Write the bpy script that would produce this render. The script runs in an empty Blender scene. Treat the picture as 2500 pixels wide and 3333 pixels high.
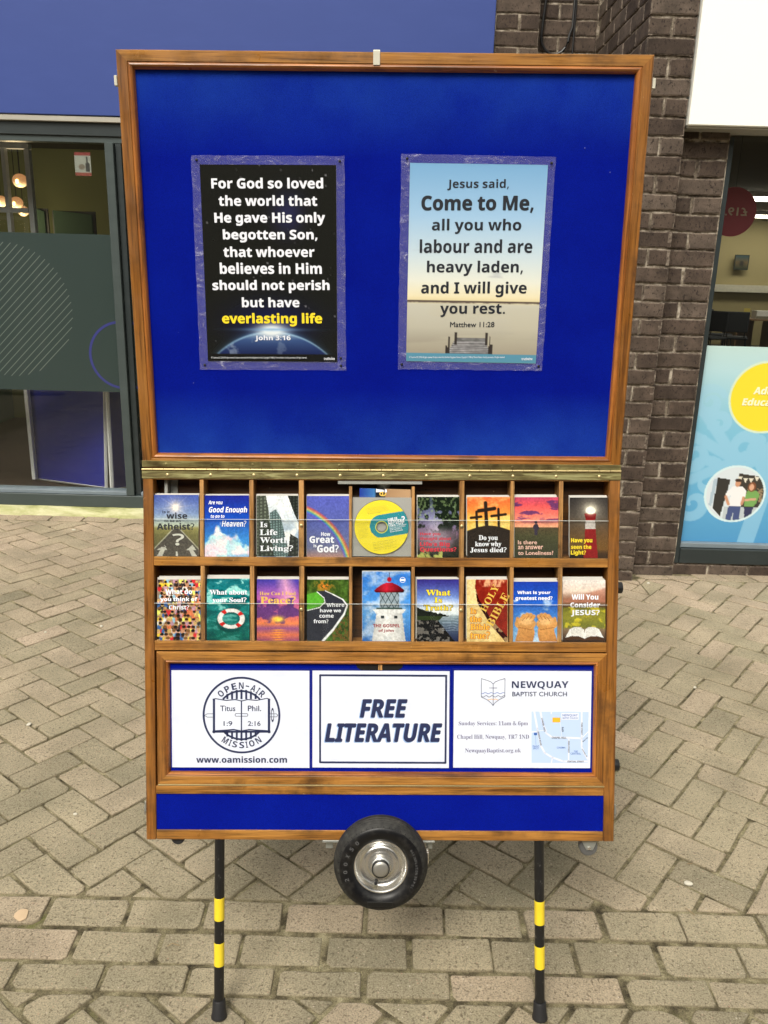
import bpy, bmesh, math, random, os
import numpy as np
from mathutils import Vector, Matrix
R = math.radians
random.seed(7)
sc = bpy.context.scene
COL = sc.collection
# ------------------------------------------------------------ camera
F = 2700.0; CU, CV = 1250.0, 1666.5; CAM_H = 1.6075
def vn(v): v = Vector(v); v.normalize(); return v
DOWN = vn((1003 - CU, 10830 - CV, F))                 # world down, in camera axes (right, down, forward)
WX = vn((1, -DOWN[0] / DOWN[1], 0)); WY = WX.cross(DOWN)
if WY[2] < 0: WY = -WY
def c2w(v): v = Vector(v); return Vector((v.dot(WX), v.dot(WY), -v.dot(DOWN)))
CAMP = Vector((0, 0, CAM_H))
cd = bpy.data.cameras.new('camera'); cam = bpy.data.objects.new('camera', cd); COL.objects.link(cam); sc.camera = cam
cd.sensor_fit = 'VERTICAL'; cd.sensor_height = 24.0; cd.lens = 24.0 * F / 3333.0; cd.clip_start = .02; cd.clip_end = 500
rgt, up, bk = c2w((1, 0, 0)), c2w((0, -1, 0)), c2w((0, 0, -1))
cam.matrix_world = Matrix(((rgt[0], up[0], bk[0], 0), (rgt[1], up[1], bk[1], 0), (rgt[2], up[2], bk[2], CAM_H), (0, 0, 0, 1)))
# ------------------------------------------------------------ light
SUN_EL, SUN_AZ = R(50), R(200)                         # azimuth clockwise from +Y
w = bpy.data.worlds.new('World'); sc.world = w; w.use_nodes = True
nt = w.node_tree; nt.nodes.clear()
sky = nt.nodes.new('ShaderNodeTexSky'); sky.sky_type = 'NISHITA'; sky.sun_disc = False
sky.sun_elevation = SUN_EL; sky.sun_rotation = SUN_AZ; sky.air_density = 1.5; sky.dust_density = 5; sky.ozone_density = .5
hs = nt.nodes.new('ShaderNodeHueSaturation'); hs.inputs['Saturation'].default_value = .22
tint = nt.nodes.new('ShaderNodeMix'); tint.data_type = 'RGBA'; tint.blend_type = 'MULTIPLY'; tint.inputs[0].default_value = 1
tint.inputs[7].default_value = (1.0, .97, .88, 1)
bg = nt.nodes.new('ShaderNodeBackground'); bg.inputs[1].default_value = .108
wo = nt.nodes.new('ShaderNodeOutputWorld')
nt.links.new(sky.outputs[0], hs.inputs['Color']); nt.links.new(hs.outputs[0], tint.inputs[6]); nt.links.new(tint.outputs[2], bg.inputs[0]); nt.links.new(bg.outputs[0], wo.inputs[0])
sl = bpy.data.lights.new('sun', 'SUN'); sl.energy = 1.45; sl.angle = R(22); sl.color = (1, .96, .88)
so = bpy.data.objects.new('sun', sl); COL.objects.link(so)
sd = Vector((math.sin(SUN_AZ) * math.cos(SUN_EL), math.cos(SUN_AZ) * math.cos(SUN_EL), math.sin(SUN_EL)))
so.rotation_euler = sd.to_track_quat('Z', 'Y').to_euler(); so.location = (0, -3, 8)
sc.view_settings.view_transform = 'Standard'; sc.view_settings.look = 'None'; sc.view_settings.exposure = 0.68
sc.view_settings.gamma = 1; sc.view_settings.use_curve_mapping = False
# ------------------------------------------------------------ frames of reference
def frame_from(Dv, Rv, origin):
    D = vn(Dv); Rr = Vector(Rv); Rr = vn(Rr - D * Rr.dot(D)); N = D.cross(Rr)
    if N[2] < 0: N = -N
    x, y, z = c2w(Rr), c2w(N), c2w(-D)
    return Matrix(((x[0], y[0], z[0], origin[0]), (x[1], y[1], z[1], origin[1]), (x[2], y[2], z[2], origin[2]), (0, 0, 0, 1)))
ORG = CAMP + c2w(((1243 - CU) / F * 1.776, (1531 - CV) / F * 1.776, 1.776))
MC = frame_from((-236, 54250, 2700), (1, .0035, 0), ORG)      # lower case plane, leans back
MU = frame_from((-98, 10286, 2700), (1, .0025, 0), ORG)       # hinged upper board
MW = Matrix.Identity(4)
def on(M, u, v, d=0.0):
    """where the measured point (u, v) lies on the plane y = d of frame M: local x, z"""
    Mi = M.inverted(); o = Mi @ CAMP; r = Mi.to_3x3() @ c2w(((u - CU) / F, (v - CV) / F, 1))
    t = (d - o[1]) / r[1]; p = o + r * t
    return p[0], p[2]
def ground_at(u, v):
    r = c2w(((u - CU) / F, (v - CV) / F, 1)); t = -CAM_H / r[2]; return CAMP + r * t
def proj(p):
    q = Vector(p) - CAMP; x = q.dot(rgt); y = -q.dot(up); z = -q.dot(bk)
    return (CU + F * x / z, CV + F * y / z) if z > .05 else None
# ------------------------------------------------------------ materials
def lin(c): return tuple(((x / 255.) / 12.92 if x / 255. <= .04045 else ((x / 255. + .055) / 1.055) ** 2.4) for x in c)
MATS = {}
class NB:
    def __init__(s, name):
        s.m = bpy.data.materials.new(name); s.m.use_nodes = True; s.t = s.m.node_tree; s.b = s.t.nodes['Principled BSDF']; s.out = s.t.nodes['Material Output']; MATS[name] = s.m
    def n(s, ty, **kw):
        x = s.t.nodes.new(ty)
        for k, v in kw.items():
            if isinstance(v, (int, float, tuple, str, bool)) and hasattr(x, k): setattr(x, k, v)
        return x
    def l(s, a, b): s.t.links.new(a, b)
    def coord(s, scale=(1, 1, 1), kind='Object', loc=(0, 0, 0), rot=(0, 0, 0)):
        tc = s.n('ShaderNodeTexCoord'); mp = s.n('ShaderNodeMapping'); mp.inputs['Scale'].default_value = scale; mp.inputs['Location'].default_value = loc; mp.inputs['Rotation'].default_value = rot
        s.l(tc.outputs[kind], mp.inputs[0]); return mp.outputs[0]
    def noise(s, vec, scale, detail=4, rough=.55, dist=0, w=None):
        x = s.n('ShaderNodeTexNoise'); x.inputs['Scale'].default_value = scale; x.inputs['Detail'].default_value = detail; x.inputs['Roughness'].default_value = rough; x.inputs['Distortion'].default_value = dist
        s.l(vec, x.inputs['Vector']); return x.outputs[0]
    def ramp(s, fac, stops, interp='LINEAR'):
        x = s.n('ShaderNodeValToRGB'); e = x.color_ramp; e.interpolation = interp
        while len(e.elements) > 1: e.elements.remove(e.elements[-1])
        e.elements[0].position = stops[0][0]; c = stops[0][1]; e.elements[0].color = (*c, 1) if isinstance(c, tuple) else (c, c, c, 1)
        for p, c in stops[1:]:
            k = e.elements.new(p); k.color = (*c, 1) if isinstance(c, tuple) else (c, c, c, 1)
        s.l(fac, x.inputs[0]); return x.outputs[0]
    def mix(s, fac, a, b, mode='MIX'):
        x = s.n('ShaderNodeMix'); x.data_type = 'RGBA'; x.blend_type = mode
        for sock, v in ((x.inputs[0], fac), (x.inputs[6], a), (x.inputs[7], b)):
            if isinstance(v, (int, float)): sock.default_value = v
            elif isinstance(v, tuple): sock.default_value = (*v, 1)
            else: s.l(v, sock)
        return x.outputs[2]
    def bump(s, h, dist=.001, strength=.5, nrm=None):
        x = s.n('ShaderNodeBump'); x.inputs['Distance'].default_value = dist; x.inputs['Strength'].default_value = strength; s.l(h, x.inputs['Height'])
        if nrm is not None: s.l(nrm, x.inputs['Normal'])
        s.l(x.outputs[0], s.b.inputs['Normal']); return x.outputs[0]
    def set(s, **kw):
        names = dict(col='Base Color', rough='Roughness', metal='Metallic', spec='Specular IOR Level', coat='Coat Weight', sheen='Sheen Weight', alpha='Alpha', emis='Emission Color', estr='Emission Strength', sheenr='Sheen Roughness', trans='Transmission Weight')
        for k, v in kw.items():
            i = s.b.inputs[names[k]]
            if isinstance(v, tuple): i.default_value = (*v, 1)
            elif isinstance(v, (int, float)): i.default_value = v
            else: s.l(v, i)
        return s
def plain(name, col, rough=.5, metal=0, **kw):
    b = NB(name); b.set(col=col, rough=rough, metal=metal, **kw)
    v = b.coord(); n = b.noise(v, 25, 3); c = b.mix(.12, col, b.ramp(n, [(.3, tuple(x * .5 for x in col)), (.7, tuple(min(1, x * 1.4) for x in col))]))
    b.set(col=c); return b.m
def wood(name, axis, dark=1.0, tone=(1, 1, 1), worn=1.0):
    b = NB(name)
    s = [55, 55, 55]; s[axis] = 3.2
    s2 = [230, 230, 230]; s2[axis] = 7
    v = b.coord(tuple(s)); v2 = b.coord(tuple(s2)); v0 = b.coord()
    T = lambda c: tuple(c[i] * tone[i] * dark for i in range(3))
    base = b.ramp(b.noise(v, 1, 5, .6, .6), [(.25, T((.11, .038, .009))), (.42, T((.33, .138, .026))), (.6, T((.47, .215, .046))), (.8, T((.25, .095, .020)))])
    fine = b.ramp(b.noise(v2, 1, 4, .7, .3), [(.34, .38), (.47, .88), (.7, 1.16)])
    c = b.mix(1, base, fine, 'MULTIPLY')
    grime = b.ramp(b.noise(v0, 9, 5, .65), [(.47, 0.0), (.66, .85)])
    g2 = b.ramp(b.noise(v, .8, 3), [(.4, .2), (.6, 1.0)])
    gm = b.n('ShaderNodeMath'); gm.operation = 'MULTIPLY'; b.l(grime, gm.inputs[0]); b.l(g2, gm.inputs[1])
    c = b.mix(gm.outputs[0], c, (.05, .022, .008))
    chip = b.ramp(b.noise(v0, 70, 3, .6), [(.72 - .02 * worn, 0.0), (.745, .7)])
    c = b.mix(chip, c, (.55, .36, .16))
    b.set(col=c, rough=b.ramp(b.noise(v0, 14, 4), [(.3, .25), (.7, .5)]), spec=.5)
    b.bump(b.noise(v2, 1, 4, .7, .3), .0006, .35); return b.m
WX_ = wood('varnished_wood_along', 0); WZ_ = wood('varnished_wood_upright_shaded', 2, .72, (1.0, .90, .85)); WM_ = wood('varnished_moulding', 0, .95, (1.1, .85, .7))  # upright wood darker and redder, with the side rails' shade put into its colour
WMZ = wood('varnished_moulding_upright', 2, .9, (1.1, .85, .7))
WP = wood('pale_planed_wood', 2, 1.05, (1.15, 1.35, 2.2), .5); WPX = wood('pale_planed_wood_along', 0, .75, (1.1, 1.2, 1.8), .5)
WB = wood('dark_plywood', 0, .28, (1, .9, .9), .2)
def felt(name='blue_felt', worn=1):
    b = NB(name); v = b.coord(); n = b.noise(v, 900, 2, .7)
    c = b.ramp(b.noise(v, 7, 4), [(.3, (.0010, .0060, .225)), (.7, (.0014, .0095, .265))])
    # pale dusty wear gathered along the lower and upper rim of the board
    sep = b.n('ShaderNodeSeparateXYZ'); tc = b.n('ShaderNodeTexCoord'); b.l(tc.outputs['Object'], sep.inputs[0])
    def band(sock, a, bb):
        mr = b.n('ShaderNodeMapRange'); mr.inputs['From Min'].default_value = a; mr.inputs['From Max'].default_value = bb; b.l(sock, mr.inputs[0]); return mr.outputs[0]
    low = band(sep.outputs[2], .17, .02); hi = band(sep.outputs[2], .62, .77)
    wear = b.ramp(b.noise(v, 5, 6, .7), [(.25, .1), (.8, 1.0)])
    for sgn, amt in ((low, .50 * worn), (hi, .38 * worn)):
        mm = b.n('ShaderNodeMath'); mm.operation = 'MULTIPLY'; b.l(sgn, mm.inputs[0]); b.l(wear, mm.inputs[1])
        m2 = b.n('ShaderNodeMath'); m2.operation = 'MULTIPLY'; m2.inputs[1].default_value = amt; b.l(mm.outputs[0], m2.inputs[0])
        c = b.mix(m2.outputs[0], c, (.03, .13, .55))
    vo = b.n('ShaderNodeTexVoronoi'); vo.inputs['Scale'].default_value = 38; b.l(v, vo.inputs['Vector'])
    sp = b.ramp(vo.outputs['Distance'], [(.016, 1.0), (.03, 0.0)])
    vs = b.n('ShaderNodeSeparateColor'); b.l(vo.outputs['Color'], vs.inputs[0])
    k = b.n('ShaderNodeMath'); k.operation = 'GREATER_THAN'; k.inputs[1].default_value = .86; b.l(vs.outputs[0], k.inputs[0])
    k2 = b.n('ShaderNodeMath'); k2.operation = 'MULTIPLY'; b.l(k.outputs[0], k2.inputs[0]); b.l(sp, k2.inputs[1])
    c = b.mix(k2.outputs[0], c, (.35, .42, .75))
    fib = b.ramp(n, [(.35, .75), (.65, 1.25)]); c = b.mix(1, c, fib, 'MULTIPLY')
    b.set(col=c, rough=1, spec=.05, sheen=.02, sheenr=.5); b.bump(n, .0008, .6); return b.m
FELT = felt(); FELT2 = felt('dark_blue_felt', 0)
def brass(name, tarn):
    b = NB(name); v = b.coord((9, 60, 160)); v0 = b.coord()
    a = b.ramp(b.noise(v, 1, 5, .7, 1.2), [(.3, (.055, .04, .018)), (.48, (.17, .14, .05)), (.6, (.36, .34, .15)), (.8, (.5, .48, .26))])
    c = b.mix(tarn, a, b.ramp(b.noise(v0, 22, 4), [(.4, (.06, .035, .015)), (.6, (.30, .25, .10))]))
    b.set(col=c, metal=.45, rough=b.ramp(b.noise(v0, 40, 3), [(.3, .35), (.7, .6)])); b.bump(b.noise(v, 1, 4), .0005, .4); return b.m
BRASS_D = brass('tarnished_brass', .5); BRASS_L = brass('polished_brass_leaf', .12)
BRASS_K = plain('bright_brass_knuckle', (.55, .44, .22), .42, .8)
STEEL = plain('bare_steel', (.78, .77, .74), .26, .95); GALV = plain('galvanised_steel', (.42, .43, .40), .45, .7)
CREAMM = plain('cream_painted_metal', (.62, .60, .50), .4)
BLACKP = plain('black_plastic', (.012, .012, .013), .45); RUBBER = plain('black_rubber', (.016, .016, .018), .55)
WHITEM = plain('white_lamp_paint', (.8, .8, .78), .5)
def tube_paint():
    b = NB('chipped_black_paint'); v = b.coord((150, 150, 60)); c = b.ramp(b.noise(v, 1, 3, .6), [(.64, (.010, .010, .011)), (.72, (.09, .085, .08))])
    b.set(col=c, rough=.33); return b.m
TUBE = tube_paint()
YEL = plain('yellow_tape', (.86, .64, .03), .4)
def tyre():
    b = NB('tyre_rubber'); v = b.coord(); c = b.ramp(b.noise(v, 45, 5, .65), [(.5, (.006, .006, .007)), (.78, (.035, .033, .030))])
    b.set(col=c, rough=b.ramp(b.noise(v, 25, 3), [(.35, .28), (.7, .45)]), spec=.35); b.bump(b.noise(v, 500, 3), .0004, .3); return b.m
TYRE = tyre()
def paver_mat():
    b = NB('concrete_block'); v = b.coord(); oi = b.n('ShaderNodeObjectInfo')
    at = b.n('ShaderNodeAttribute'); at.attribute_name = 'tone'; at.attribute_type = 'GEOMETRY'
    base = b.ramp(at.outputs['Fac'], [(0, (.285, .250, .180)), (.3, (.345, .302, .216)), (.65, (.385, .320, .240)), (1, (.430, .348, .268))])
    big = b.ramp(b.noise(v, 3.5, 5, .6), [(.3, (.74, .76, .72)), (.7, (1.16, 1.14, 1.10))]); c = b.mix(1, base, big, 'MULTIPLY')
    st_ = b.ramp(b.noise(v, 1.3, 6, .7, .4), [(.38, (.84, .83, .80)), (.55, (1.02, 1.01, 1.0)), (.7, (1.14, 1.11, 1.08))]); c = b.mix(1, c, st_, 'MULTIPLY')
    spot = b.ramp(b.noise(v, 11, 4, .7), [(.64, 0.0), (.74, .22)]); c = b.mix(spot, c, (.13, .105, .07))
    grain = b.ramp(b.noise(v, 260, 3, .7), [(.3, .55), (.5, 1.0), (.70, 1.36)]); c = b.mix(1, c, grain, 'MULTIPLY')
    pit = b.ramp(b.noise(v, 120, 3, .6), [(.57, 0.0), (.66, .7)]); c = b.mix(pit, c, (.09, .068, .045))
    vo = b.n('ShaderNodeTexVoronoi'); vo.inputs['Scale'].default_value = 110; b.l(v, vo.inputs['Vector'])
    pe = b.ramp(vo.outputs['Distance'], [(.16, .7), (.24, 0.0)])
    vs = b.n('ShaderNodeSeparateColor'); b.l(vo.outputs['Color'], vs.inputs[0])
    k = b.n('ShaderNodeMath'); k.operation = 'GREATER_THAN'; k.inputs[1].default_value = .78; b.l(vs.outputs[0], k.inputs[0])
    k2 = b.n('ShaderNodeMath'); k2.operation = 'MULTIPLY'; b.l(k.outputs[0], k2.inputs[0]); b.l(pe, k2.inputs[1])
    c = b.mix(k2.outputs[0], c, b.mix(vs.outputs[1], (.55, .50, .42), (.42, .24, .16)))
    al = b.n('ShaderNodeAttribute'); al.attribute_name = 'edge'; al.attribute_type = 'GEOMETRY'
    c = b.mix(al.outputs['Fac'], c, b.mix(b.noise(v, 30, 4), (.20, .16, .10), (.10, .085, .05)))
    b.set(col=c, rough=.9, spec=.25)
    h = b.mix(.5, b.noise(v, 220, 4, .75), b.noise(v, 60, 3, .6)); b.bump(h, .0035, .75); return b.m
PAVER = paver_mat()
def joint_mat():
    b = NB('joint_sand'); v = b.coord()
    c = b.ramp(b.noise(v, 18, 5, .7), [(.30, (.05, .042, .028)), (.42, (.13, .11, .068)), (.54, (.27, .235, .14)), (.70, (.46, .41, .26))])
    moss = b.ramp(b.noise(v, 5, 6, .75), [(.58, 0.0), (.70, .7)]); c = b.mix(moss, c, b.mix(b.noise(v, 90, 3), (.10, .13, .035), (.30, .29, .10)))
    c = b.mix(1, c, b.ramp(b.noise(v, 350, 3, .7), [(.3, .5), (.7, 1.4)]), 'MULTIPLY')
    b.set(col=c, rough=1, spec=.1); b.bump(b.noise(v, 160, 5, .8), .006, 1); return b.m
JOINT = joint_mat()
def brick_mat():
    b = NB('dark_brick'); v = b.coord(); at = b.n('ShaderNodeAttribute'); at.attribute_name = 'tone'; at.attribute_type = 'GEOMETRY'
    base = b.ramp(at.outputs['Fac'], [(0, (.050, .035, .027)), (.5, (.078, .056, .043)), (1, (.105, .080, .063))])
    c = b.mix(1, base, b.ramp(b.noise(v, 12, 5, .65), [(.3, .6), (.7, 1.5)]), 'MULTIPLY')
    pit = b.ramp(b.noise(b.coord((1, 1, .7)), 88, 3, .7), [(.56, 0.0), (.65, .85)]); c = b.mix(pit, c, (.018, .012, .010))
    lime = b.ramp(b.noise(v, 9, 6, .8), [(.66, 0.0), (.78, .45)]); c = b.mix(lime, c, (.33, .29, .24))
    al = b.n('ShaderNodeAttribute'); al.attribute_name = 'edge'; al.attribute_type = 'GEOMETRY'
    eg = b.n('ShaderNodeMath'); eg.operation = 'MULTIPLY'; b.l(al.outputs['Fac'], eg.inputs[0]); b.l(b.ramp(b.noise(v, 60, 4), [(.4, 0.0), (.65, .8)]), eg.inputs[1])
    c = b.mix(eg.outputs[0], c, (.30, .25, .20))
    b.set(col=c, rough=.85, spec=.3); b.bump(b.noise(v, 130, 4, .75), .004, .8); return b.m
BRICK = brick_mat()
def mortar_mat():
    b = NB('mortar'); v = b.coord(); c = b.ramp(b.noise(v, 14, 5, .7), [(.36, (.07, .055, .045)), (.5, (.20, .165, .125)), (.62, (.50, .44, .36))])
    b.set(col=c, rough=1, spec=.1); b.bump(b.noise(v, 200, 4, .8), .003, .8); return b.m
MORTAR = mortar_mat()
def limecrete():
    b = NB('lichened_mortar'); v = b.coord(); c = b.ramp(b.noise(b.coord((3, 6, 14)), 1, 6, .7, .4), [(.3, (.16, .17, .06)), (.45, (.42, .42, .20)), (.6, (.60, .58, .36)), (.8, (.50, .50, .32))])
    b.set(col=c, rough=1, spec=.1); b.bump(b.noise(v, 60, 5, .75), .008, .9); return b.m
LIME = limecrete()
def gpaint(name, col, rough=.45, dirt=.25):
    b = NB(name); v = b.coord(); d = b.ramp(b.noise(b.coord((2, 2, 6)), 2, 5, .7), [(.45, 0.0), (.8, dirt)])
    c = b.mix(d, col, tuple(min(1, x * 1.6 + .03) for x in col)); b.set(col=c, rough=rough); b.bump(b.noise(v, 300, 2), .0003, .2); return b.m
def flat0(name, col):
    b = NB(name); b.set(col=col, rough=.5); return b.m
GREYF = gpaint('slate_grey_frame', (.050, .066, .066), .4); DARKF = gpaint('black_green_frame', (.022, .030, .032), .4)
BLUEF = gpaint('blue_fascia', (.022, .052, .25), .6, .10); WHITEF = gpaint('cream_white_fascia', (.96, .96, .89), .45, .05)
ALU = gpaint('grey_aluminium', (.40, .38, .33), .4); SILL = gpaint('scuffed_sill', (.17, .21, .24), .4, .5)
def glass(name, tintc=(.97, .98, .975), dirt=.004, refl=.030):
    b = NB(name); t = b.t; tr = b.n('ShaderNodeBsdfTransparent'); tr.inputs[0].default_value = (*tintc, 1)
    gl = b.n('ShaderNodeBsdfGlossy'); gl.inputs['Roughness'].default_value = .015
    lw_ = b.n('ShaderNodeLayerWeight'); lw_.inputs[0].default_value = .5; fr = b.n('ShaderNodeMath'); fr.operation = 'POWER'; fr.inputs[1].default_value = 4.0; f2 = b.n('ShaderNodeMath'); f2.operation = 'MULTIPLY_ADD'; f2.inputs[1].default_value = .6; f2.inputs[2].default_value = refl
    mx = b.n('ShaderNodeMixShader'); b.l(lw_.outputs['Facing'], fr.inputs[0]); b.l(fr.outputs[0], f2.inputs[0])
    b.l(f2.outputs[0], mx.inputs[0]); b.l(tr.outputs[0], mx.inputs[1]); b.l(gl.outputs[0], mx.inputs[2])
    df = b.n('ShaderNodeBsdfDiffuse'); df.inputs[0].default_value = (.5, .52, .5, 1); m2 = b.n('ShaderNodeMixShader'); m2.inputs[0].default_value = dirt
    b.l(mx.outputs[0], m2.inputs[1]); b.l(df.outputs[0], m2.inputs[2]); b.l(m2.outputs[0], b.out.inputs[0]); t.nodes.remove(b.b); return b.m
GLASS = glass('window_glass'); ACRYL = glass('clear_acrylic', (.985, .99, .985), .008, .018); ACRYL_E = plain('acrylic_edge', (.75, .80, .76), .2)
def film(name, col, cover, rough=.2, wrinkle_glint=0, thr=.5):
    b = NB(name); tr = b.n('ShaderNodeBsdfTransparent'); mx = b.n('ShaderNodeMixShader'); b.set(col=col, rough=rough)
    b.l(tr.outputs[0], mx.inputs[1]); b.l(b.b.outputs[0], mx.inputs[2]); b.l(mx.outputs[0], b.out.inputs[0]); mx.inputs[0].default_value = cover
    if wrinkle_glint:
        v = b.coord((1, 1, 1)); n = b.noise(b.coord((26, 26, 60), rot=(0, .5, 0)), 1, 6, .75, 1.5)
        f = b.ramp(n, [(thr, cover), (thr + .12, min(1, cover + wrinkle_glint * .35)), (thr + .2, min(1, cover + wrinkle_glint))]); b.l(f, mx.inputs[0]); b.bump(n, .003, .6)  # wrinkle highlights painted as denser pale film, over real bumps
    return b.m
FROST = film('frosted_film', (.036, .056, .053), .84, .32); SLEEVE = film('laminate_sleeve', (.50, .50, .72), .13, .10, .65, .52)
CDS = film('cd_sleeve_plastic', (.50, .50, .44), .05, .10, .16, .6)
STRIPE = flat0('pale_stripe_vinyl', (.135, .165, .145)); RING = plain('blue_vinyl', (.035, .04, .19), .4)
PAPER = plain('white_paper', (.76, .81, .95), .3); PAGE = plain('page_edges', (.62, .60, .56), .7)
def flat(name, col, rough=.45): 
    b = NB(name); b.set(col=col, rough=rough); return b.m
NAVY = flat('navy_ink', lin((38, 46, 84))); INK = flat('dark_ink', lin((30, 34, 44))); WHI = flat('white_ink', (.84, .86, .94)); YLW = flat('yellow_ink', lin((250, 222, 40)))
REDI = flat('red_ink', lin((205, 38, 60))); GOLD = flat('gold_ink', lin((226, 186, 76))); PALEB = flat('pale_blue_ink', lin((150, 180, 228))); MAPB = flat('map_blue', lin((190, 212, 245)))
ORNG = flat('orange_ink', lin((252, 185, 50))); PINKT = flat('pale_pink_ink', lin((236, 190, 175))); GREYI = flat('grey_ink', lin((96, 92, 130))); TEAL = flat('teal_ink', lin((20, 140, 155)))
MIDB = flat('mid_blue_ink', lin((60, 105, 185))); CREAMI = flat('cream_ink', lin((245, 240, 205))); DRED = flat('dark_red_ink', lin((150, 30, 40)))
def vprint(name='printed_card', rough=.28):
    b = NB(name); a = b.n('ShaderNodeAttribute'); a.attribute_name = 'print'; a.attribute_type = 'GEOMETRY'; b.set(col=a.outputs['Color'], rough=rough, spec=.5)
    b.bump(b.noise(b.coord(), 30, 2), .0008, .15); return b.m
PRINT = vprint(rough=.2); PRINTM = vprint('printed_vinyl', .55)
# ------------------------------------------------------------ object helpers
WORLDM = {}
def link(name, me, mat, parent=None, M=None, kind=None, label=None):
    o = bpy.data.objects.new(name, me); COL.objects.link(o)
    if mat is not None and me is not None:
        for m_ in (mat if isinstance(mat, (list, tuple)) else [mat]): me.materials.append(m_)
    M = M if M is not None else MW
    WORLDM[o.name] = M
    if parent is not None:
        o.parent = parent; o.matrix_parent_inverse = Matrix.Identity(4); o.matrix_local = WORLDM[parent.name].inverted() @ M
    else: o.matrix_local = M
    if kind: o['kind'] = kind
    if label: o['label'] = label
    return o
def tag(o, label, cat, group=None):
    o['label'] = label; o['category'] = cat
    if group: o['group'] = group
    return o
def thing(name, label, cat, M=None, group=None):
    o = bpy.data.objects.new(name, None); COL.objects.link(o); M = M if M is not None else MW
    o.matrix_local = M; WORLDM[o.name] = M; o.empty_display_size = .05; return tag(o, label, cat, group)
class MB:
    def __init__(s): s.v = []; s.f = []; s.mi = []
    def quad(s, pts, mi=0):
        k = len(s.v); s.v += [tuple(p) for p in pts]; s.f.append(tuple(range(k, k + len(pts)))); s.mi.append(mi); return s
    def box(s, x0, x1, y0, y1, z0, z1, mi=0):
        k = len(s.v); s.v += [(x, y, z) for x in (x0, x1) for y in (y0, y1) for z in (z0, z1)]
        for f in ((0, 1, 3, 2), (4, 6, 7, 5), (0, 4, 5, 1), (2, 3, 7, 6), (0, 2, 6, 4), (1, 5, 7, 3)): s.f.append(tuple(k + i for i in f)); s.mi.append(mi)
        return s
    def grid(s, rows, close_u=False, close_v=False, mi=0):
        k = len(s.v); nr = len(rows); nc = len(rows[0])
        for r in rows: s.v += [tuple(p) for p in r]
        for i in range(nr - (0 if close_v else 1)):
            for j in range(nc - (0 if close_u else 1)):
                i2 = (i + 1) % nr; j2 = (j + 1) % nc
                s.f.append((k + i * nc + j, k + i * nc + j2, k + i2 * nc + j2, k + i2 * nc + j)); s.mi.append(mi)
        return s
    def lathe(s, prof, n=48, axis='y', c=(0, 0, 0), mi=0):
        rows = []
        for r, h in prof:
            row = []
            for i in range(n):
                a = 2 * math.pi * i / n; p, q = r * math.cos(a), r * math.sin(a)
                row.append({'y': (c[0] + p, c[1] + h, c[2] + q), 'z': (c[0] + p, c[1] + q, c[2] + h), 'x': (c[0] + h, c[1] + p, c[2] + q)}[axis])
            rows.append(row)
        return s.grid(rows, close_u=True, mi=mi)
    def tube(s, pts, r, n=8):
        pts = [Vector(p) for p in pts]; rows = []
        for i, p in enumerate(pts):
            d = (pts[min(i + 1, len(pts) - 1)] - pts[max(i - 1, 0)]).normalized()
            a = d.cross(Vector((0, 0, 1)) if abs(d.z) < .9 else Vector((1, 0, 0))).normalized(); b_ = d.cross(a)
            rows.append([p + (a * math.cos(t) + b_ * math.sin(t)) * r for t in [2 * math.pi * k / n for k in range(n)]])
        return s.grid(rows, close_u=True)
    def build(s, name, mat, parent=None, M=None, bevel=0, smooth=False, kind=None, label=None, seg=1):
        me = bpy.data.meshes.new(name); me.from_pydata(s.v, [], s.f)
        bm = bmesh.new(); bm.from_mesh(me)
        if bevel or smooth: bmesh.ops.remove_doubles(bm, verts=bm.verts, dist=1e-6)
        bmesh.ops.recalc_face_normals(bm, faces=bm.faces)
        if bevel: bmesh.ops.bevel(bm, geom=[e for e in bm.edges if e.calc_face_angle(0) > .5], offset=bevel, segments=seg, affect='EDGES', profile=.6)
        bm.to_mesh(me); bm.free()
        if not bevel and not smooth and any(s.mi):
            for p, m_ in zip(me.polygons, s.mi): p.material_index = m_
        if smooth:
            for p in me.polygons: p.use_smooth = True
            try: me.set_sharp_from_angle(angle=R(38))
            except Exception: pass
        return link(name, me, mat, parent, M, kind, label)
def box(name, x0, x1, y0, y1, z0, z1, mat, parent=None, M=None, bevel=.0008, **kw):
    return MB().box(x0, x1, y0, y1, z0, z1).build(name, mat, parent, M, bevel=bevel, **kw)
# ------------------------------------------------------------ lettering
FD = ''
try: FD = bpy.utils.system_resource('DATAFILES', path='fonts') or ''
except Exception: pass
def font(fn):
    try: return bpy.data.fonts.load(os.path.join(FD, fn))
    except Exception: return None
FMATH = font('NotoSansMath-Regular.woff2')
OFFS = {'serif': (0x1D400, 0x1D41A, 0x1D7CE), 'sans': (0x1D5D4, 0x1D5EE, 0x1D7EC)}
def style(s, st):
    if st not in OFFS or FMATH is None: return s
    A, a, d = OFFS[st]
    return ''.join(chr(A + ord(c) - 65) if 'A' <= c <= 'Z' else chr(a + ord(c) - 97) if 'a' <= c <= 'z' else chr(d + ord(c) - 48) if '0' <= c <= '9' else c for c in s)
def text_pts(body, st='sans', fat=0.0, shear=0, space=1.0):
    c = bpy.data.curves.new('t', 'FONT'); c.body = style(body, st); c.offset = fat; c.shear = shear; c.resolution_u = 3; c.space_character = space; c.fill_mode = 'FRONT'
    if st in OFFS and FMATH: c.font = FMATH
    o = bpy.data.objects.new('t', c); COL.objects.link(o)
    dg = bpy.context.evaluated_depsgraph_get(); me = bpy.data.meshes.new_from_object(o.evaluated_get(dg))
    v = [(p.co.x, p.co.y) for p in me.vertices]; f = [tuple(p.vertices) for p in me.polygons]
    bpy.data.objects.remove(o); bpy.data.curves.remove(c); bpy.data.meshes.remove(me); return v, f
TCACHE = {}
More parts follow.
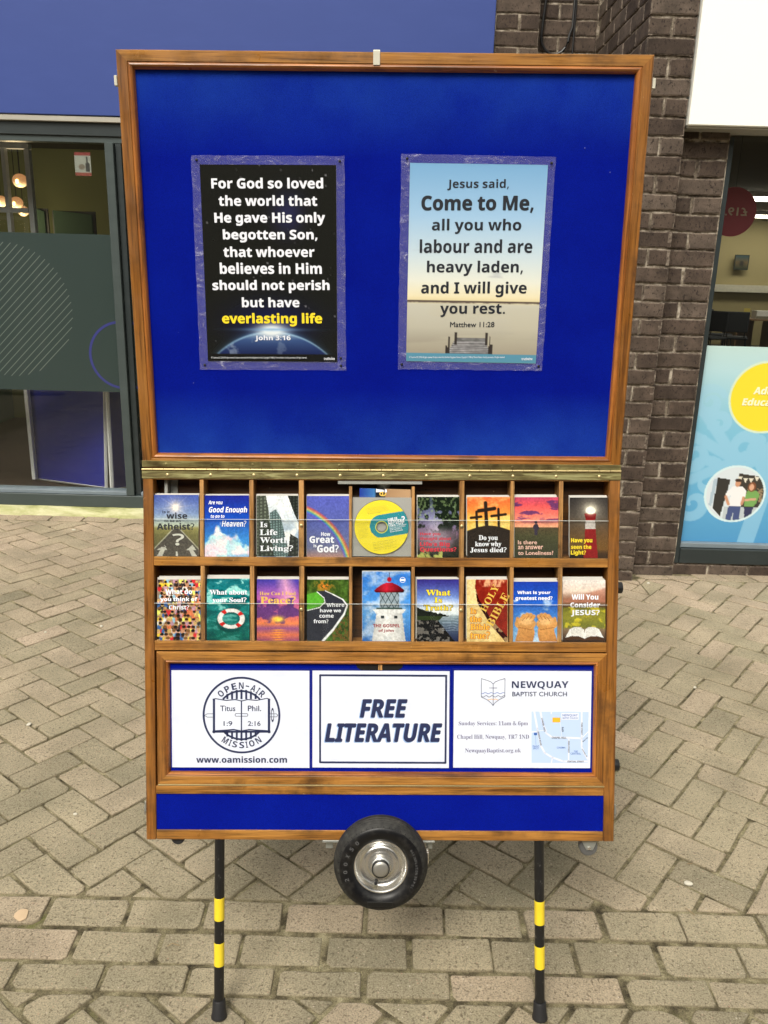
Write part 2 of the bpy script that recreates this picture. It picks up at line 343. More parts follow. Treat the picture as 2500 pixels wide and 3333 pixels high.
class Lettering:
    """collects flat printed glyphs and shapes, in local x, z at depth y"""
    def __init__(s): s.v = []; s.f = []
    def add(s, body, x0, x1, z0, z1, st='sans', fat=0.012, shear=0, y=0, rot=0, mirror=False, space=1.0, heavy=0):
        if heavy:
            e = heavy * (z1 - z0)
            for i_, (ex, ez) in enumerate(((-e, 0), (e, 0), (0, e), (0, -e), (-e * .7, e * .7), (e * .7, -e * .7))): s.add(body, x0 + e + ex, x1 - e + ex, z0 + e + ez, z1 - e + ez, st, fat, shear, y + .00002 * i_, rot, mirror, space)
            return
        k = (body, st, fat, shear, space)
        if k not in TCACHE: TCACHE[k] = text_pts(*k[:1], st=st, fat=fat, shear=shear, space=space)
        v, f = TCACHE[k]
        if not v: return
        a0, a1 = min(p[0] for p in v), max(p[0] for p in v); b0, b1 = min(p[1] for p in v), max(p[1] for p in v)
        cx, cz = (x0 + x1) / 2, (z0 + z1) / 2; n = len(s.v); co, si = math.cos(rot), math.sin(rot)
        for px, pz in v:
            ux = ((px - a0) / (a1 - a0) - .5) * (x1 - x0) * (-1 if mirror else 1); uz = ((pz - b0) / (b1 - b0) - .5) * (z1 - z0)
            s.v.append((cx + ux * co - uz * si, y, cz + ux * si + uz * co))
        s.f += [tuple(n + i for i in q) for q in f]
    def poly(s, pts, y=0):
        n = len(s.v); s.v += [(p[0], y, p[1]) for p in pts]; s.f.append(tuple(range(n, n + len(pts))))
    def line(s, pts, w_, y=0):
        for (x0, z0), (x1, z1) in zip(pts[:-1], pts[1:]):
            d = math.hypot(x1 - x0, z1 - z0) or 1e-9; nx, nz = -(z1 - z0) / d * w_ / 2, (x1 - x0) / d * w_ / 2; ex, ez = (x1 - x0) / d * w_ * .25, (z1 - z0) / d * w_ * .25
            s.poly([(x0 + nx - ex, z0 + nz - ez), (x1 + nx + ex, z1 + nz + ez), (x1 - nx + ex, z1 - nz + ez), (x0 - nx - ex, z0 - nz - ez)], y)
    def ring(s, cx, cz, r0, r1, a0=0, a1=360, n=48, y=0, sq=1):
        for i in range(n):
            t0, t1 = R(a0 + (a1 - a0) * i / n), R(a0 + (a1 - a0) * (i + 1) / n)
            s.poly([(cx + r * math.cos(t), cz + r * math.sin(t) * sq) for r, t in ((r0, t0), (r1, t0), (r1, t1), (r0, t1))], y)
    def build(s, name, mat, parent, M=None, label=None):
        if not s.v: return None
        me = bpy.data.meshes.new(name); me.from_pydata(s.v, [], s.f)
        return link(name, me, mat, parent, M, label=label)
def printed(name, quad, y, fn, nu, nv, parent, M, mat=None, thick=0.0, label=None):
    """a flat printed picture: a fine grid over a quad (tl, tr, br, bl in local x, z) coloured by fn(u, t), t from the top"""
    u, t = np.meshgrid(np.linspace(0, 1, nu), np.linspace(0, 1, nv))
    rgb = np.clip(np.stack(fn(u, t), -1), 0, 255) / 255.0
    rgb = np.where(rgb <= .04045, rgb / 12.92, ((rgb + .055) / 1.055) ** 2.4) * .92
    tl, tr, br, bl = [np.array(q) for q in quad]
    P = (tl * (1 - u)[..., None] * (1 - t)[..., None] + tr * u[..., None] * (1 - t)[..., None] + br * u[..., None] * t[..., None] + bl * (1 - u)[..., None] * t[..., None])
    V = np.zeros((nv * nu, 3)); V[:, 0] = P[..., 0].ravel(); V[:, 1] = y; V[:, 2] = P[..., 1].ravel()
    i = np.arange(nv * nu).reshape(nv, nu); Fc = np.stack([i[:-1, :-1], i[1:, :-1], i[1:, 1:], i[:-1, 1:]], -1).reshape(-1, 4)
    me = bpy.data.meshes.new(name); me.from_pydata(V.tolist(), [], Fc.tolist())
    a = me.color_attributes.new('print', 'FLOAT_COLOR', 'POINT'); c = np.ones((nv * nu, 4), np.float32); c[:, :3] = rgb.reshape(-1, 3); a.data.foreach_set('color', c.ravel())
    return link(name, me, mat or PRINT, parent, M, label=label)
def hashn(ix, iy, s):
    h = np.sin(ix * 127.1 + iy * 311.7 + s * 74.7) * 43758.5453; return h - np.floor(h)
def vnoise(x, y, s=0):
    ix, iy = np.floor(x), np.floor(y); fx, fy = x - ix, y - iy; fx = fx * fx * (3 - 2 * fx); fy = fy * fy * (3 - 2 * fy)
    return (hashn(ix, iy, s) * (1 - fx) + hashn(ix + 1, iy, s) * fx) * (1 - fy) + (hashn(ix, iy + 1, s) * (1 - fx) + hashn(ix + 1, iy + 1, s) * fx) * fy
def fbm(x, y, s=0, o=4):
    v = 0; a = .5
    for k in range(o): v = v + a * vnoise(x * 2 ** k, y * 2 ** k, s + k * 17); a *= .5
    return v / (1 - .5 ** o)
def ss(a, b, x): t = np.clip((x - a) / (b - a), 0, 1); return t * t * (3 - 2 * t)
def C3(c, u): return [np.full_like(u, float(x)) for x in c]
def mx(a, b, m): 
    return [a[i] * (1 - m) + (b[i] if not np.isscalar(b[i]) else float(b[i])) * m for i in range(3)]
def grad(t, stops):
    ps = [s[0] for s in stops]; return [np.interp(t, ps, [s[1][i] for s in stops]) for i in range(3)]
def inpoly(u, t, pts):
    inside = np.zeros(u.shape, bool); n = len(pts); j = n - 1
    for i in range(n):
        xi, yi = pts[i]; xj, yj = pts[j]
        if yi != yj: inside ^= ((yi > t) != (yj > t)) & (u < (xj - xi) * (t - yi) / (yj - yi) + xi)
        j = i
    return inside.astype(float)
def disc(u, t, cx, cy, rx, ry, e=.15): 
    d = np.sqrt(((u - cx) / rx) ** 2 + ((t - cy) / ry) ** 2); return 1 - ss(1 - e, 1 + e, d)
def segm(u, t, x0, y0, x1, y1, r, asp=1.36):
    px, py = u - x0, (t - y0) * asp; dx, dy = x1 - x0, (y1 - y0) * asp; h = np.clip((px * dx + py * dy) / (dx * dx + dy * dy), 0, 1)
    return 1 - ss(r * .75, r * 1.25, np.hypot(px - dx * h, py - dy * h))
# ============================================================ pavement
def clip(poly, nx, ny, c):
    out = []
    for i in range(len(poly)):
        p, q = poly[i], poly[(i + 1) % len(poly)]; dp, dq = nx * p[0] + ny * p[1] - c, nx * q[0] + ny * q[1] - c
        if dp <= 0: out.append(p)
        if (dp < 0 < dq) or (dq < 0 < dp):
            t = dp / (dp - dq); out.append((p[0] + (q[0] - p[0]) * t, p[1] + (q[1] - p[1]) * t))
    return out
def area(p): return abs(sum(p[i][0] * p[(i + 1) % len(p)][1] - p[(i + 1) % len(p)][0] * p[i][1] for i in range(len(p)))) / 2
def inset(poly, d):
    if sum(poly[i][0] * poly[(i + 1) % len(poly)][1] - poly[(i + 1) % len(poly)][0] * poly[i][1] for i in range(len(poly))) < 0: poly = poly[::-1]
    n = len(poly); out = []
    for i in range(n):
        a, b, c = [Vector(poly[(i + k) % n]) for k in (-1, 0, 1)]
        e1, e2 = (b - a), (c - b)
        if e1.length < 1e-6 or e2.length < 1e-6: continue
        e1.normalize(); e2.normalize(); n1, n2 = Vector((-e1.y, e1.x)), Vector((-e2.y, e2.x)); m = n1 + n2
        k = d / max(.35, 1 + n1.dot(n2)) ; out.append(tuple(b + m * k))
    return out
def block_geo(poly, gap, rnd, fine):
    p = inset(poly, gap)
    if len(p) < 3 or area(p) < .0006: return None
    n = len(p); pts = []; step = .05 if fine else .11
    for i in range(n):
        a, b, c = [Vector(p[(i + k) % n]) for k in (-1, 0, 1)]
        r = min(.003 + .012 * rnd.random() ** 4, (a - b).length * .3, (c - b).length * .3)
        pts += [b + (a - b).normalized() * r, b + (c - b).normalized() * r] if fine else [b]
        L = (c - b).length; m = int(L / step)
        for k in range(1, m):
            q = b + (c - b) * (k / m); pts.append(q)
    cen = sum(pts, Vector((0, 0))) / len(pts)
    pts = [q + Vector((rnd.uniform(-1, 1), rnd.uniform(-1, 1))) * (.0016 if fine else .001) for q in pts]
    zt = rnd.uniform(-.0022, .0022); sx, sy = rnd.uniform(-.02, .02), rnd.uniform(-.02, .02)
    k = len(pts); V = []; E_ = []
    for ins, dz, e in ((.0052, 0, 0.0), (.0018, -.0014, .12), (0, -.0060, .7), (0, -.03, 1.0)):
        for q in pts:
            d = (cen - q); d = d.normalized() * ins * (1 + rnd.uniform(-.3, .5) * (ins > 0)); r = q + d
            V.append((r.x, r.y, zt + dz + (r.x - cen.x) * sx + (r.y - cen.y) * sy)); E_.append(e)
    Fc = [tuple(range(k))]
    for ring in range(3):
        for i in range(k): j = (i + 1) % k; Fc.append((ring * k + i, (ring + 1) * k + i, (ring + 1) * k + j, ring * k + j))
    return V, Fc, E_
def attr_mesh(name, V, Fc, edge, tone, mat, parent, kind=None, M=None):
    me = bpy.data.meshes.new(name); me.from_pydata(V, [], Fc)
    for nm, vals in (('edge', edge), ('tone', tone)):
        a = me.attributes.new(nm, 'FLOAT', 'POINT'); a.data.foreach_set('value', vals)
    for p in me.polygons: p.use_smooth = False
    return link(name, me, mat, parent, M, kind)
TH = R(51.5); PA = (math.cos(TH), math.sin(TH)); PB = (math.sin(TH), -math.cos(TH)); PP = .106034; PO = (1.00907, 2.86717)
def hb(i, j): return (PO[0] + (i * PA[0] + j * PB[0]) * PP, PO[1] + (i * PA[1] + j * PB[1]) * PP)
blocks = []
def zones(poly):
    """cut a block of the herringbone to the kerb rows and the fronts of the buildings"""
    ys = [p[1] for p in poly]; xs = [p[0] for p in poly]; out = []
    for lo, hi in ((-1.2, 1.505), (1.805, 99)):
        q = clip(poly, 0, -1, -lo); q = clip(q, 0, 1, hi) if q else []
        if len(q) < 3: continue
        if max(ys) > 4.15:
            for xa, xb, yb in ((-9, 1.14, 5.055), (1.14, 1.40, 4.262), (1.40, 9, 4.29)):
                z = clip(clip(q, -1, 0, -xa), 1, 0, xb); z = clip(z, 0, 1, yb) if len(z) > 2 else []
                if len(z) > 2 and area(z) > .0012: out.append(z)
        elif area(q) > .0012: out.append(q)
    return out
for i in range(-60, 60):
    for j in range(-60, 60):
        k = (i + j) % 4
        if k == 0: c = [hb(i, j), hb(i + 1, j), hb(i + 1, j + 2), hb(i, j + 2)]
        elif k == 2: c = [hb(i, j), hb(i + 2, j), hb(i + 2, j + 1), hb(i, j + 1)]
        else: continue
        cx = sum(p[0] for p in c) / 4; cy = sum(p[1] for p in c) / 4
        if -3.6 < cx < 3.3 and .75 < cy < 5.3: blocks += zones(c)
for y0, y1, x0 in ((1.700, 1.803, -.84), (1.592, 1.695, -.729), (1.508, 1.590, -.837)):
    for k in range(-14, 16):
        a = x0 + k * .2045; d1, d2 = .004 * math.sin(k * 2.1), .004 * math.cos(k * 1.7); blocks.append([(a + d1, y0), (a + .2045 + d2, y0), (a + .2045 + d2, y1), (a + d1, y1)])
for k in range(-18, 24):
    a = -.02 + k * .213
    if a < 1.14: blocks.append([(a, 5.06), (min(a + .213, 1.14), 5.06), (min(a + .213, 1.14), 5.165), (a, 5.165)])
for k in range(0, 13):
    a = 1.40 + k * .158; blocks.append([(a + .05, 4.292), (a + .208, 4.292), (a + .158, 4.43 if a > 1.6 else 4.355), (a, 4.43 if a > 1.6 else 4.355)])
pav = bpy.data.objects.new('pavement', None)
gm = MB(); gm.quad([(-4, .2, -.0052), (3.6, .2, -.0052), (3.6, 5.6, -.0052), (-4, 5.6, -.0052)])
pav = gm.build('pavement', JOINT); pav['kind'] = 'structure'; pav['label'] = 'pale block paving laid in herringbone with three straight rows in front'
def vis(poly):
    cx = sum(p[0] for p in poly) / len(poly); cy = sum(p[1] for p in poly) / len(poly); q = proj((cx, cy, 0))
    if not q or not (-60 < q[0] < 2560 and q[1] < 3440): return 0
    if 480 < q[0] < 2000 and q[1] < 2720: return 0
    return area(poly) / (cy * cy * cy)
order = sorted(range(len(blocks)), key=lambda i: -vis(blocks[i])); first = set(order[:298]); SV, SF, SE, ST = [], [], [], []
rnd = random.Random(4)
for idx, poly in enumerate(blocks):
    front = poly[0][1] < 1.82
    g_ = block_geo(poly, .0026 + (.0016 if front else 0) + rnd.random() * .0014, rnd, idx in first)
    if not g_: continue
    V, Fc, E_ = g_; cy = V[0][1]; tn = min(1, max(0, rnd.gauss(.30 + .42 * min(1, max(0, (cy - 2) / 2.2)), .20)))
    if idx in first: attr_mesh('paver', V, Fc, E_, [tn] * len(V), PAVER, pav)
    else:
        n = len(SV); SV += V; SF += [tuple(n + a for a in f) for f in Fc]; SE += E_; ST += [tn] * len(V)
attr_mesh('far_pavers', SV, SF, SE, ST, PAVER, pav, kind='stuff')
gr = NB('far_paving'); v_ = gr.coord(); br = gr.n('ShaderNodeTexBrick'); br.inputs['Scale'].default_value = 4.8; br.inputs['Color1'].default_value = (.29, .23, .16, 1); br.inputs['Color2'].default_value = (.25, .20, .14, 1); br.inputs['Mortar'].default_value = (.10, .08, .05, 1); gr.l(v_, br.inputs[0]); gr.set(col=br.outputs[0], rough=.95)
MB().quad([(-150, -150, -.045), (150, -150, -.045), (150, 150, -.045), (-150, 150, -.045)]).build('ground', gr.m, kind='structure')
MB().box(-30, 30, -30, .2, -.04, -.004).build('street', gr.m, kind='structure')
# small litter
def blob(name, cx, cy, rx, ry, z, mat, rot=0, n=14, th=.0015, seed=1):
    rr = random.Random(seed); ring = []
    for i in range(n):
        a = 2 * math.pi * i / n; r = 1 + rr.uniform(-.12, .12); px, py = rx * r * math.cos(a), ry * r * math.sin(a)
        ring.append((cx + px * math.cos(rot) - py * math.sin(rot), cy + px * math.sin(rot) + py * math.cos(rot)))
    m = MB(); m.grid([[(x, y, z) for x, y in ring], [(x, y, z + th) for x, y in ring], [(cx + (x - cx) * .8, cy + (y - cy) * .8, z + th * 1.4) for x, y in ring], [(cx, cy, z + th * 1.5)] * n], close_u=True)
    return m.build(name, mat, smooth=True)
LEAFM = plain('dry_petal', (.60, .44, .28), .7); STONE = plain('pale_chip', (.62, .58, .48), .9)
p = ground_at(70, 2982); tag(blob('dead_leaf', p.x, p.y, .017, .021, .003, LEAFM, .4), 'pale round dead leaf lying on the paving near the left edge', 'leaf')
for k, (u, v, s) in enumerate(((245, 2653, .006), (95, 2360, .010), (330, 2040, .009), (2240, 2878, .012), (2262, 2240, .008), (148, 2060, .007), (240, 1726, .012), (2110, 1900, .011))):
    p = ground_at(u, v); o = blob('stone_chip', p.x, p.y, s, s * .7, .002, STONE, k, 9, .003, k)
    tag(o, ['pale chip of stone on a block near the lower left latch', 'small pale stone on the paving at the far left edge', 'flat pale stone chip left of the lower booklet row', 'pale stone chip on the first straight row right of the right leg', 'pale pebble in the joint to the right of the stand', 'tiny pale chip below the grey window sill on the left', 'whitish chip on the paving closest to the left shop window', 'pale chip on the paving at the foot of the brick pillar'][k], 'stone')
TW = plain('dry_twig', (.30, .22, .12), .8)
for k, pts in enumerate((((2230, 2960), (2248, 2975), (2262, 2985)), ((545, 3085), (560, 3078), (585, 3082)), ((2235, 2815), (2252, 2818)))):
    m = MB().tube([(ground_at(u, v).x, ground_at(u, v).y, .004 + .003 * (i % 2)) for i, (u, v) in enumerate(pts)], .0011, 5)
    tag(m.build('dry_twig', TW, smooth=True), ['thin dark twig in the joint right of the right leg', 'thin dry stalk lying between the legs of the stand at left', 'short pale stalk on the herringbone blocks at lower right'][k], 'twig')
# ============================================================ buildings
BR_ = random.Random(11)
def brick_geo(u0, u1, z0, z1, d, plane):
    """a rough-edged brick on a wall: plane maps (u, z, depth) to world"""
    us = [u0 + (u1 - u0) * k / 3 for k in range(4)]; out = [(u, z0) for u in us] + [(u1, (z0 + z1) / 2)] + [(u, z1) for u in us[::-1]] + [(u0, (z0 + z1) / 2)]
    j = .0022; out = [(a + BR_.uniform(-j, j), b + BR_.uniform(-j, j)) for a, b in out]; cu, cz = (u0 + u1) / 2, (z0 + z1) / 2; k = len(out); V = []; E_ = []
    off = BR_.uniform(-.0015, .0015); ty = BR_.uniform(-.008, .008)
    for f, dep, e in ((.007, 0, 0.0), (0, .0035, 1.0), (0, .02, 1.0)):
        for a, b in out: V.append(plane(a - math.copysign(f, a - cu) * (abs(a - cu) > .02), b - math.copysign(f * .8, b - cz) * (abs(b - cz) > .01), d + dep + off + (a - cu) * ty)); E_.append(e)
    Fc = [tuple(range(k))] + [(r * k + i, (r + 1) * k + i, (r + 1) * k + (i + 1) % k, r * k + (i + 1) % k) for r in range(2) for i in range(k)]
    return V, Fc, E_
def courses(parent, plane, layout, k0, k1, ksplit, d=0.0):
    V_, F_, E2, T2 = [], [], [], []
    for k in range(k0, k1):
        zt = .131 + .084 * k; zb = zt - .073
        if zb < 0: zb = -.01
        for (a, b) in layout(k):
            V, Fc, E_ = brick_geo(a + BR_.uniform(-.002, .002), b + BR_.uniform(-.002, .002), zb + BR_.uniform(-.001, .001), zt + BR_.uniform(-.001, .001), d, plane); tn = BR_.random()
            if k >= ksplit: attr_mesh('brick', V, Fc, E_, [tn] * len(V), BRICK, parent)
            else:
                n = len(V_); V_ += V; F_ += [tuple(n + i for i in f) for f in Fc]; E2 += E_; T2 += [tn] * len(V)
    if V_: attr_mesh('lower_brickwork', V_, F_, E2, T2, BRICK, parent, kind='stuff')
TOPK = 42
pil = thing('brick_pillar', 'dark brown brick pillar with stepped edge between the two shopfronts', 'pillar', Matrix.Translation((1.38, 4.4, 0)))
MB().box(1.160, 1.362, 4.280, 5.6, -.05, 3.7).box(1.3622, 1.628, 4.380, 4.9, -.05, 3.7).build('mortar', MORTAR, pil)
front = lambda u, z, d: (u, 4.27 + d, z)
courses(pil, front, lambda k: [(1.151, 1.370)] if k % 2 == 0 else [(1.151, 1.253), (1.264, 1.370)], -1, TOPK, -1)
step = lambda u, z, d: (u, 4.37 + d, z)
courses(pil, step, lambda k: [(1.352, 1.622)] if k % 2 == 1 else [(1.352, 1.474), (1.488, 1.622)], -1, 27, -1)
side = lambda u, z, d: (1.150 + d, u, z)
courses(pil, side, lambda k: [(4.272 + .226 * i + (0 if k % 2 else -.113) + .002, 4.272 + .226 * (i + 1) + (0 if k % 2 else -.113) - .009) for i in range(5)] if k % 2 else [(4.272, 4.376)] + [(4.387 + .226 * i, 4.602 + .226 * i) for i in range(4)], -1, TOPK, 29)
# the right cheek of the projecting part, and bricks seen through the gap beside the window
cheek = lambda u, z, d: (1.371 - d, u, z)
courses(pil, cheek, lambda k: [(4.272, 4.368)], -1, TOPK, 99)
wal = thing('brick_wall', 'dark brick recess behind the cable beside the blue fascia', 'wall', Matrix.Translation((.8, 5.3, 0)))
MB().box(.5505, .799, 5.258, 5.62, -.05, 3.7).box(.7992, 1.1595, 5.358, 5.62, -.05, 3.7).build('mortar', MORTAR, wal)
courses(wal, lambda u, z, d: (u, 5.25 + d, z), lambda k: [(.556, .798)] if k % 2 else [(.556, .680), (.692, .798)], -1, TOPK, 29)
courses(wal, lambda u, z, d: (u, 5.35 + d, z), lambda k: [(.812, .92), (.932, 1.145)] if k % 2 else [(.812, 1.02), (1.033, 1.145)], -1, TOPK, 29)
courses(wal, lambda u, z, d: (.798 - d, u, z), lambda k: [(5.252, 5.348)], -1, TOPK, 99)
cb = MB(); P0 = [(1.012, 5.33, 3.6), (1.012, 5.33, 2.9), (1.012, 5.33, 2.4)]; cb.tube(P0, .0055)
Xc = lambda a, b: (a, 5.325, b)
cb.tube([Xc(.858, 3.6), Xc(.845, 3.15), Xc(.832, 3.0), Xc(.828, 2.93)] + [Xc(.905 + .080 * math.cos(t), 2.905 + .098 * math.sin(t)) for t in [R(170 + 19 * i) for i in range(11)]] + [Xc(1.0, 2.95), Xc(1.003, 3.2), Xc(1.003, 3.6)], .0075)
tag(cb.build('cable', BLACKP, smooth=True), 'black cable hanging in a loop down the brick recess', 'cable')
# --- left shop
ls = thing('shopfront', 'slate grey framed shopfront with a deep blue fascia on the left', 'shopfront', Matrix.Translation((-.6, 5.25, 0)))
box('fascia_panel', -6, .548, 5.222, 5.249, 2.405, 4.2, BLUEF, ls, bevel=.003)
box('fascia_trim', -6, .550, 5.228, 5.2495, 2.372, 2.400, ALU, ls, bevel=.002)
box('head_rail', -6, .548, 5.25, 5.33, 2.30, 2.370, DARKF, ls, bevel=.002)
box('head_bead', -6, .548, 5.262, 5.33, 2.265, 2.2995, GREYF, ls, bevel=.002)
box('mullion', -1.690, -1.640, 5.235, 5.33, .13, 2.2645, GREYF, ls, bevel=.002)
box('mullion', -1.636, -1.600, 5.262, 5.33, .13, 2.2645, DARKF, ls, bevel=.002)
box('mullion', -.55, -.50, 5.235, 5.33, .13, 2.2645, GREYF, ls, bevel=.002)
box('mullion', -4.05, -4.0, 5.235, 5.33, .13, 2.2645, GREYF, ls, bevel=.002)
box('side_frame', .498, .548, 5.235, 5.33, .13, 2.2645, GREYF, ls, bevel=.002)
box('sill_rail', -6, .548, 5.230, 5.34, .047, .128, GREYF, ls, bevel=.003)
box('sill_bead', -6, -1.6915, 5.245, 5.34, .1285, .152, SILL, ls, bevel=.002)
box('sill_bead', -1.5985, .497, 5.245, 5.34, .1285, .152, SILL, ls, bevel=.002)
for a, b in ((-3.999, -1.691), (-1.599, -.551), (-.499, .497)):
    MB().box(a, b, 5.290, 5.296, .1525, 2.2642).build('window_pane', GLASS, ls)
    fl = MB().box(a, b, 5.2872, 5.2895, .80, 1.755).build('frosted_band', FROST, ls)
pf = MB(); NS = 60; rr = random.Random(3)
rows = [[(-6 + 6.6 * i / NS, 5.158 + rr.uniform(-.012, .012), -.012) for i in range(NS + 1)], [(-6 + 6.6 * i / NS, 5.175 + rr.uniform(-.006, .006), .022 + rr.uniform(-.004, .006)) for i in range(NS + 1)], [(-6 + 6.6 * i / NS, 5.226, .046 + rr.uniform(-.002, .004)) for i in range(NS + 1)], [(-6 + 6.6 * i / NS, 5.26, .0465) for i in range(NS + 1)]]
pf.grid(rows).build('mortar_fillet', LIME, ls, smooth=True)
lt = Lettering(); FC = on(MW, 24, 1010, 5.2865); rad = .405
for k in range(-18, 19):
    o_ = k * .0345
    if abs(o_) < rad:
        h_ = math.sqrt(rad * rad - o_ * o_); s_ = math.sqrt(.5); cx, cz = FC[0] + o_ * s_, FC[1] - o_ * s_
        if cx - h_ * s_ > -6: lt.line([(cx - h_ * s_, cz - h_ * s_), (cx + h_ * s_, cz + h_ * s_)], .0042, 5.2866)
lt.build('diagonal_stripes', STRIPE, ls)
rg = Lettering(); rc = on(MW, 400, 1157, 5.2865); rg.ring(rc[0], rc[1], .198, .213, 90, 270, 40, 5.2866); rg.build('blue_ring', RING, ls); rg = Lettering(); rg.ring(rc[0] + .03, rc[1], .198, .213, -80, 80, 30, 5.2866); rg.build('blue_ring', RING, ls)
# interior of the left shop
def room(x0, x1, y0, y1, z1, wallm, floorm, ceilm, backm, parent, zf=0.0):
    MB().quad([(x0, y0, zf), (x1, y0, zf), (x1, y1, zf), (x0, y1, zf)]).build('interior_floor', floorm, parent)
    MB().quad([(x0, y0, z1), (x1, y0, z1), (x1, y1, z1), (x0, y1, z1)]).build('interior_ceiling', ceilm, parent)
    MB().quad([(x0, y1, zf), (x1, y1, zf), (x1, y1, z1), (x0, y1, z1)]).build('back_wall', backm, parent)
    for x in (x0, x1): MB().quad([(x, y0, zf), (x, y1, zf), (x, y1, z1), (x, y0, z1)]).build('side_wall', wallm, parent)
    MB().box(x0 - .06, x1 + .06, y0 - .0, y1 + .1, z1 + .06, z1 + 1.2).build('upper_floor', MORTAR, parent)
OLIVE = flat('olive_wall', (.20, .22, .095), .8); DGREEN = flat('dark_green_board', (.012, .05, .022), .7); GREENT = flat('green_wall', (.05, .12, .055), .8)
BROWNF = flat('brown_floor', (.055, .036, .026), .5); DARKC = flat('dark_ceiling', (.05, .05, .045), .8)
room(-3.9, .53, 5.345, 8.6, 2.62, GREENT, BROWNF, DARKC, OLIVE, ls)
def glow(name, col, s):
    b = NB(name); b.set(col=(.8, .7, .5), emis=col, estr=s, rough=.4); return b.m
BULB = glow('lit_globe_glass', (1, .42, .15), .28); FIL = glow('lit_filament', (1, .6, .2), 5)
LITW = glow('lit_ceiling_panel', (1, .92, .74), 5.5)
for k, (u, v, d, r) in enumerate(((65, 588, 6.3, .052), (54, 660, 7.2, .052), (76, 687, 8.0, .050), (4, 655, 7.4, .05))):
    x, z = on(MW, u, v, d); t = thing('pendant_lamp', ['nearest and highest glowing globe lamp behind the left window', 'middle glowing globe lamp behind the left window', 'lowest glowing globe lamp behind the left window', 'globe lamp cut by the left edge of the photo'][k], 'lamp', Matrix.Translation((x, d, z)), 'globe pendant lamps in the left shop')
    MB().lathe([(r * math.sin(R(a)), r * .9 * math.cos(R(a))) for a in range(4, 180, 16)], 20, 'z', (x, d, z)).build('globe', BULB, t, smooth=True)
    MB().lathe([(.001, .016), (.010, .010), (.010, -.010), (.001, -.016)], 10, 'z', (x, d - r * .98, z - .01)).build('filament', FIL, t, smooth=True)
    MB().tube([(x, d, z + r * .9), (x, d, 2.6)], .003, 6).build('flex', BLACKP, t)
    pl_ = bpy.data.lights.new('lamp_light', 'POINT'); pl_.energy = 2.0; pl_.color = (1, .78, .45); pl_.shadow_soft_size = .06; lo = bpy.data.objects.new('lamp_light', pl_); COL.objects.link(lo); lo.parent = t; lo.location = (0, -.02, -.16)
for k, (u0, v0, u1, v1, d) in enumerate(((110, 676, 148, 745, 7.6), (172, 684, 302, 752, 7.6))):
    x0, z0 = on(MW, u0, v0, d); x1, z1 = on(MW, u1, v1, d); t = thing('wall_board', ['narrow dark green board on the back wall beside the white frame', 'wide dark green board on the back wall of the left shop'][k], 'board', Matrix.Translation((x0, d, z1)), 'dark green boards in the left shop')
    MB().quad([(x0, d, z0), (x1, d, z0 - .03), (x1, d, 1.55), (x0, d, 1.55)]).quad([(x0, d + .03, z0), (x1, d + .03, z0 - .03), (x1, d + .03, 1.55), (x0, d + .03, 1.55)]).build('board_face', DGREEN, t)
    box('board_frame', x0 - .02, x1 + .02, d + .031, d + .05, 1.54, z0 - .002, DARKF, t)
# reflected white window frame built as a solid frame inside, and green beam
t = thing('reflected_frame', 'reflection of a white window frame, built as a tall frame inside the left shop', 'reflected frame', Matrix.Translation((-2.4, 6.0, 0)))
for (u0, v0, u1, v1) in ((0, 480, 12, 1100), (76, 485, 92, 800)):
    x0, zt = on(MW, u0, v0, 6.0); x1, _ = on(MW, u1, v0, 6.0); box('upright', x0, x1, 6.0, 6.05, .02, zt, WHITEM, t)
x0, zt = on(MW, 0, 482, 6.0); x1, zb = on(MW, 92, 478, 6.0); box('head', x0 - .4, x1, 5.995, 6.055, zt + .001, zt + .035, WHITEM, t)
x0, zt = on(MW, 0, 675, 6.0); box('transom', x0 - .4, x1 - .04, 5.998, 6.052, zt - .03, zt, WHITEM, t)
# notice on the glass
u = thing('window_notice', 'small red and white bottle notice stuck inside the left window', 'notice', Matrix.Translation(CAMP * 0))
x0, z1 = on(MW, 241, 495, 5.30); x1, z0 = on(MW, 299, 573, 5.30)
def notice(u_, t_):
    c = C3((150, 152, 142), u_); c = mx(c, (130, 45, 38), 1 - ss(.12, .15, t_)); c = mx(c, (130, 60, 45), ss(.84, .87, t_))
    c = mx(c, (50, 50, 45), np.maximum(inpoly(u_, t_, [(.72, .2), (.8, .2), (.82, .4), (.92, .5), (.92, .82), (.64, .82), (.64, .5), (.72, .4)]), 0)); c = mx(c, (110, 100, 85), disc(u_, t_, .42, .62, .2, .12, .2)); return c
printed('notice_card', ((x0, z1), (x1, z1), (x1, z0), (x0, z0)), 5.2985, notice, 20, 26, u, MW, PRINTM)
# blue folding display panels leaning inside
def bpanel(pts, d0, d1, lab):
    P_ = [(*on(MW, *pts[i], d), d) for i, d in ((0, d0), (1, d1), (2, d1), (3, d0))]
    t = thing('folding_screen', lab, 'folding screen', Matrix.Translation((P_[0][0], d0, 0)), 'blue display panels inside the left shop')
    q = [Vector((a[0], a[2], a[1])) for a in P_]; n = (q[1] - q[0]).cross(q[3] - q[0]).normalized() * .012
    m = MB(); m.grid([[a + n for a in q], [a - n for a in q]], close_u=True); m.quad([a + n for a in q]).quad([a - n for a in q]); m.build('panel_face', flat('blue_panel_%d' % int(abs(d0 * 10)), (.016, .024, .24), .35), t)
    for i in range(4):
        a, b = q[i], q[(i + 1) % 4]; dd = (b - a).normalized() * .004
        MB().tube([a - dd, b + dd], .014, 4).build('frame_edge', WHITEM, t)
bpanel(((94, 1200), (338, 1210), (345, 1585), (113, 1555)), 6.1, 5.62, 'wide blue panel with white frame leaning behind the left window')
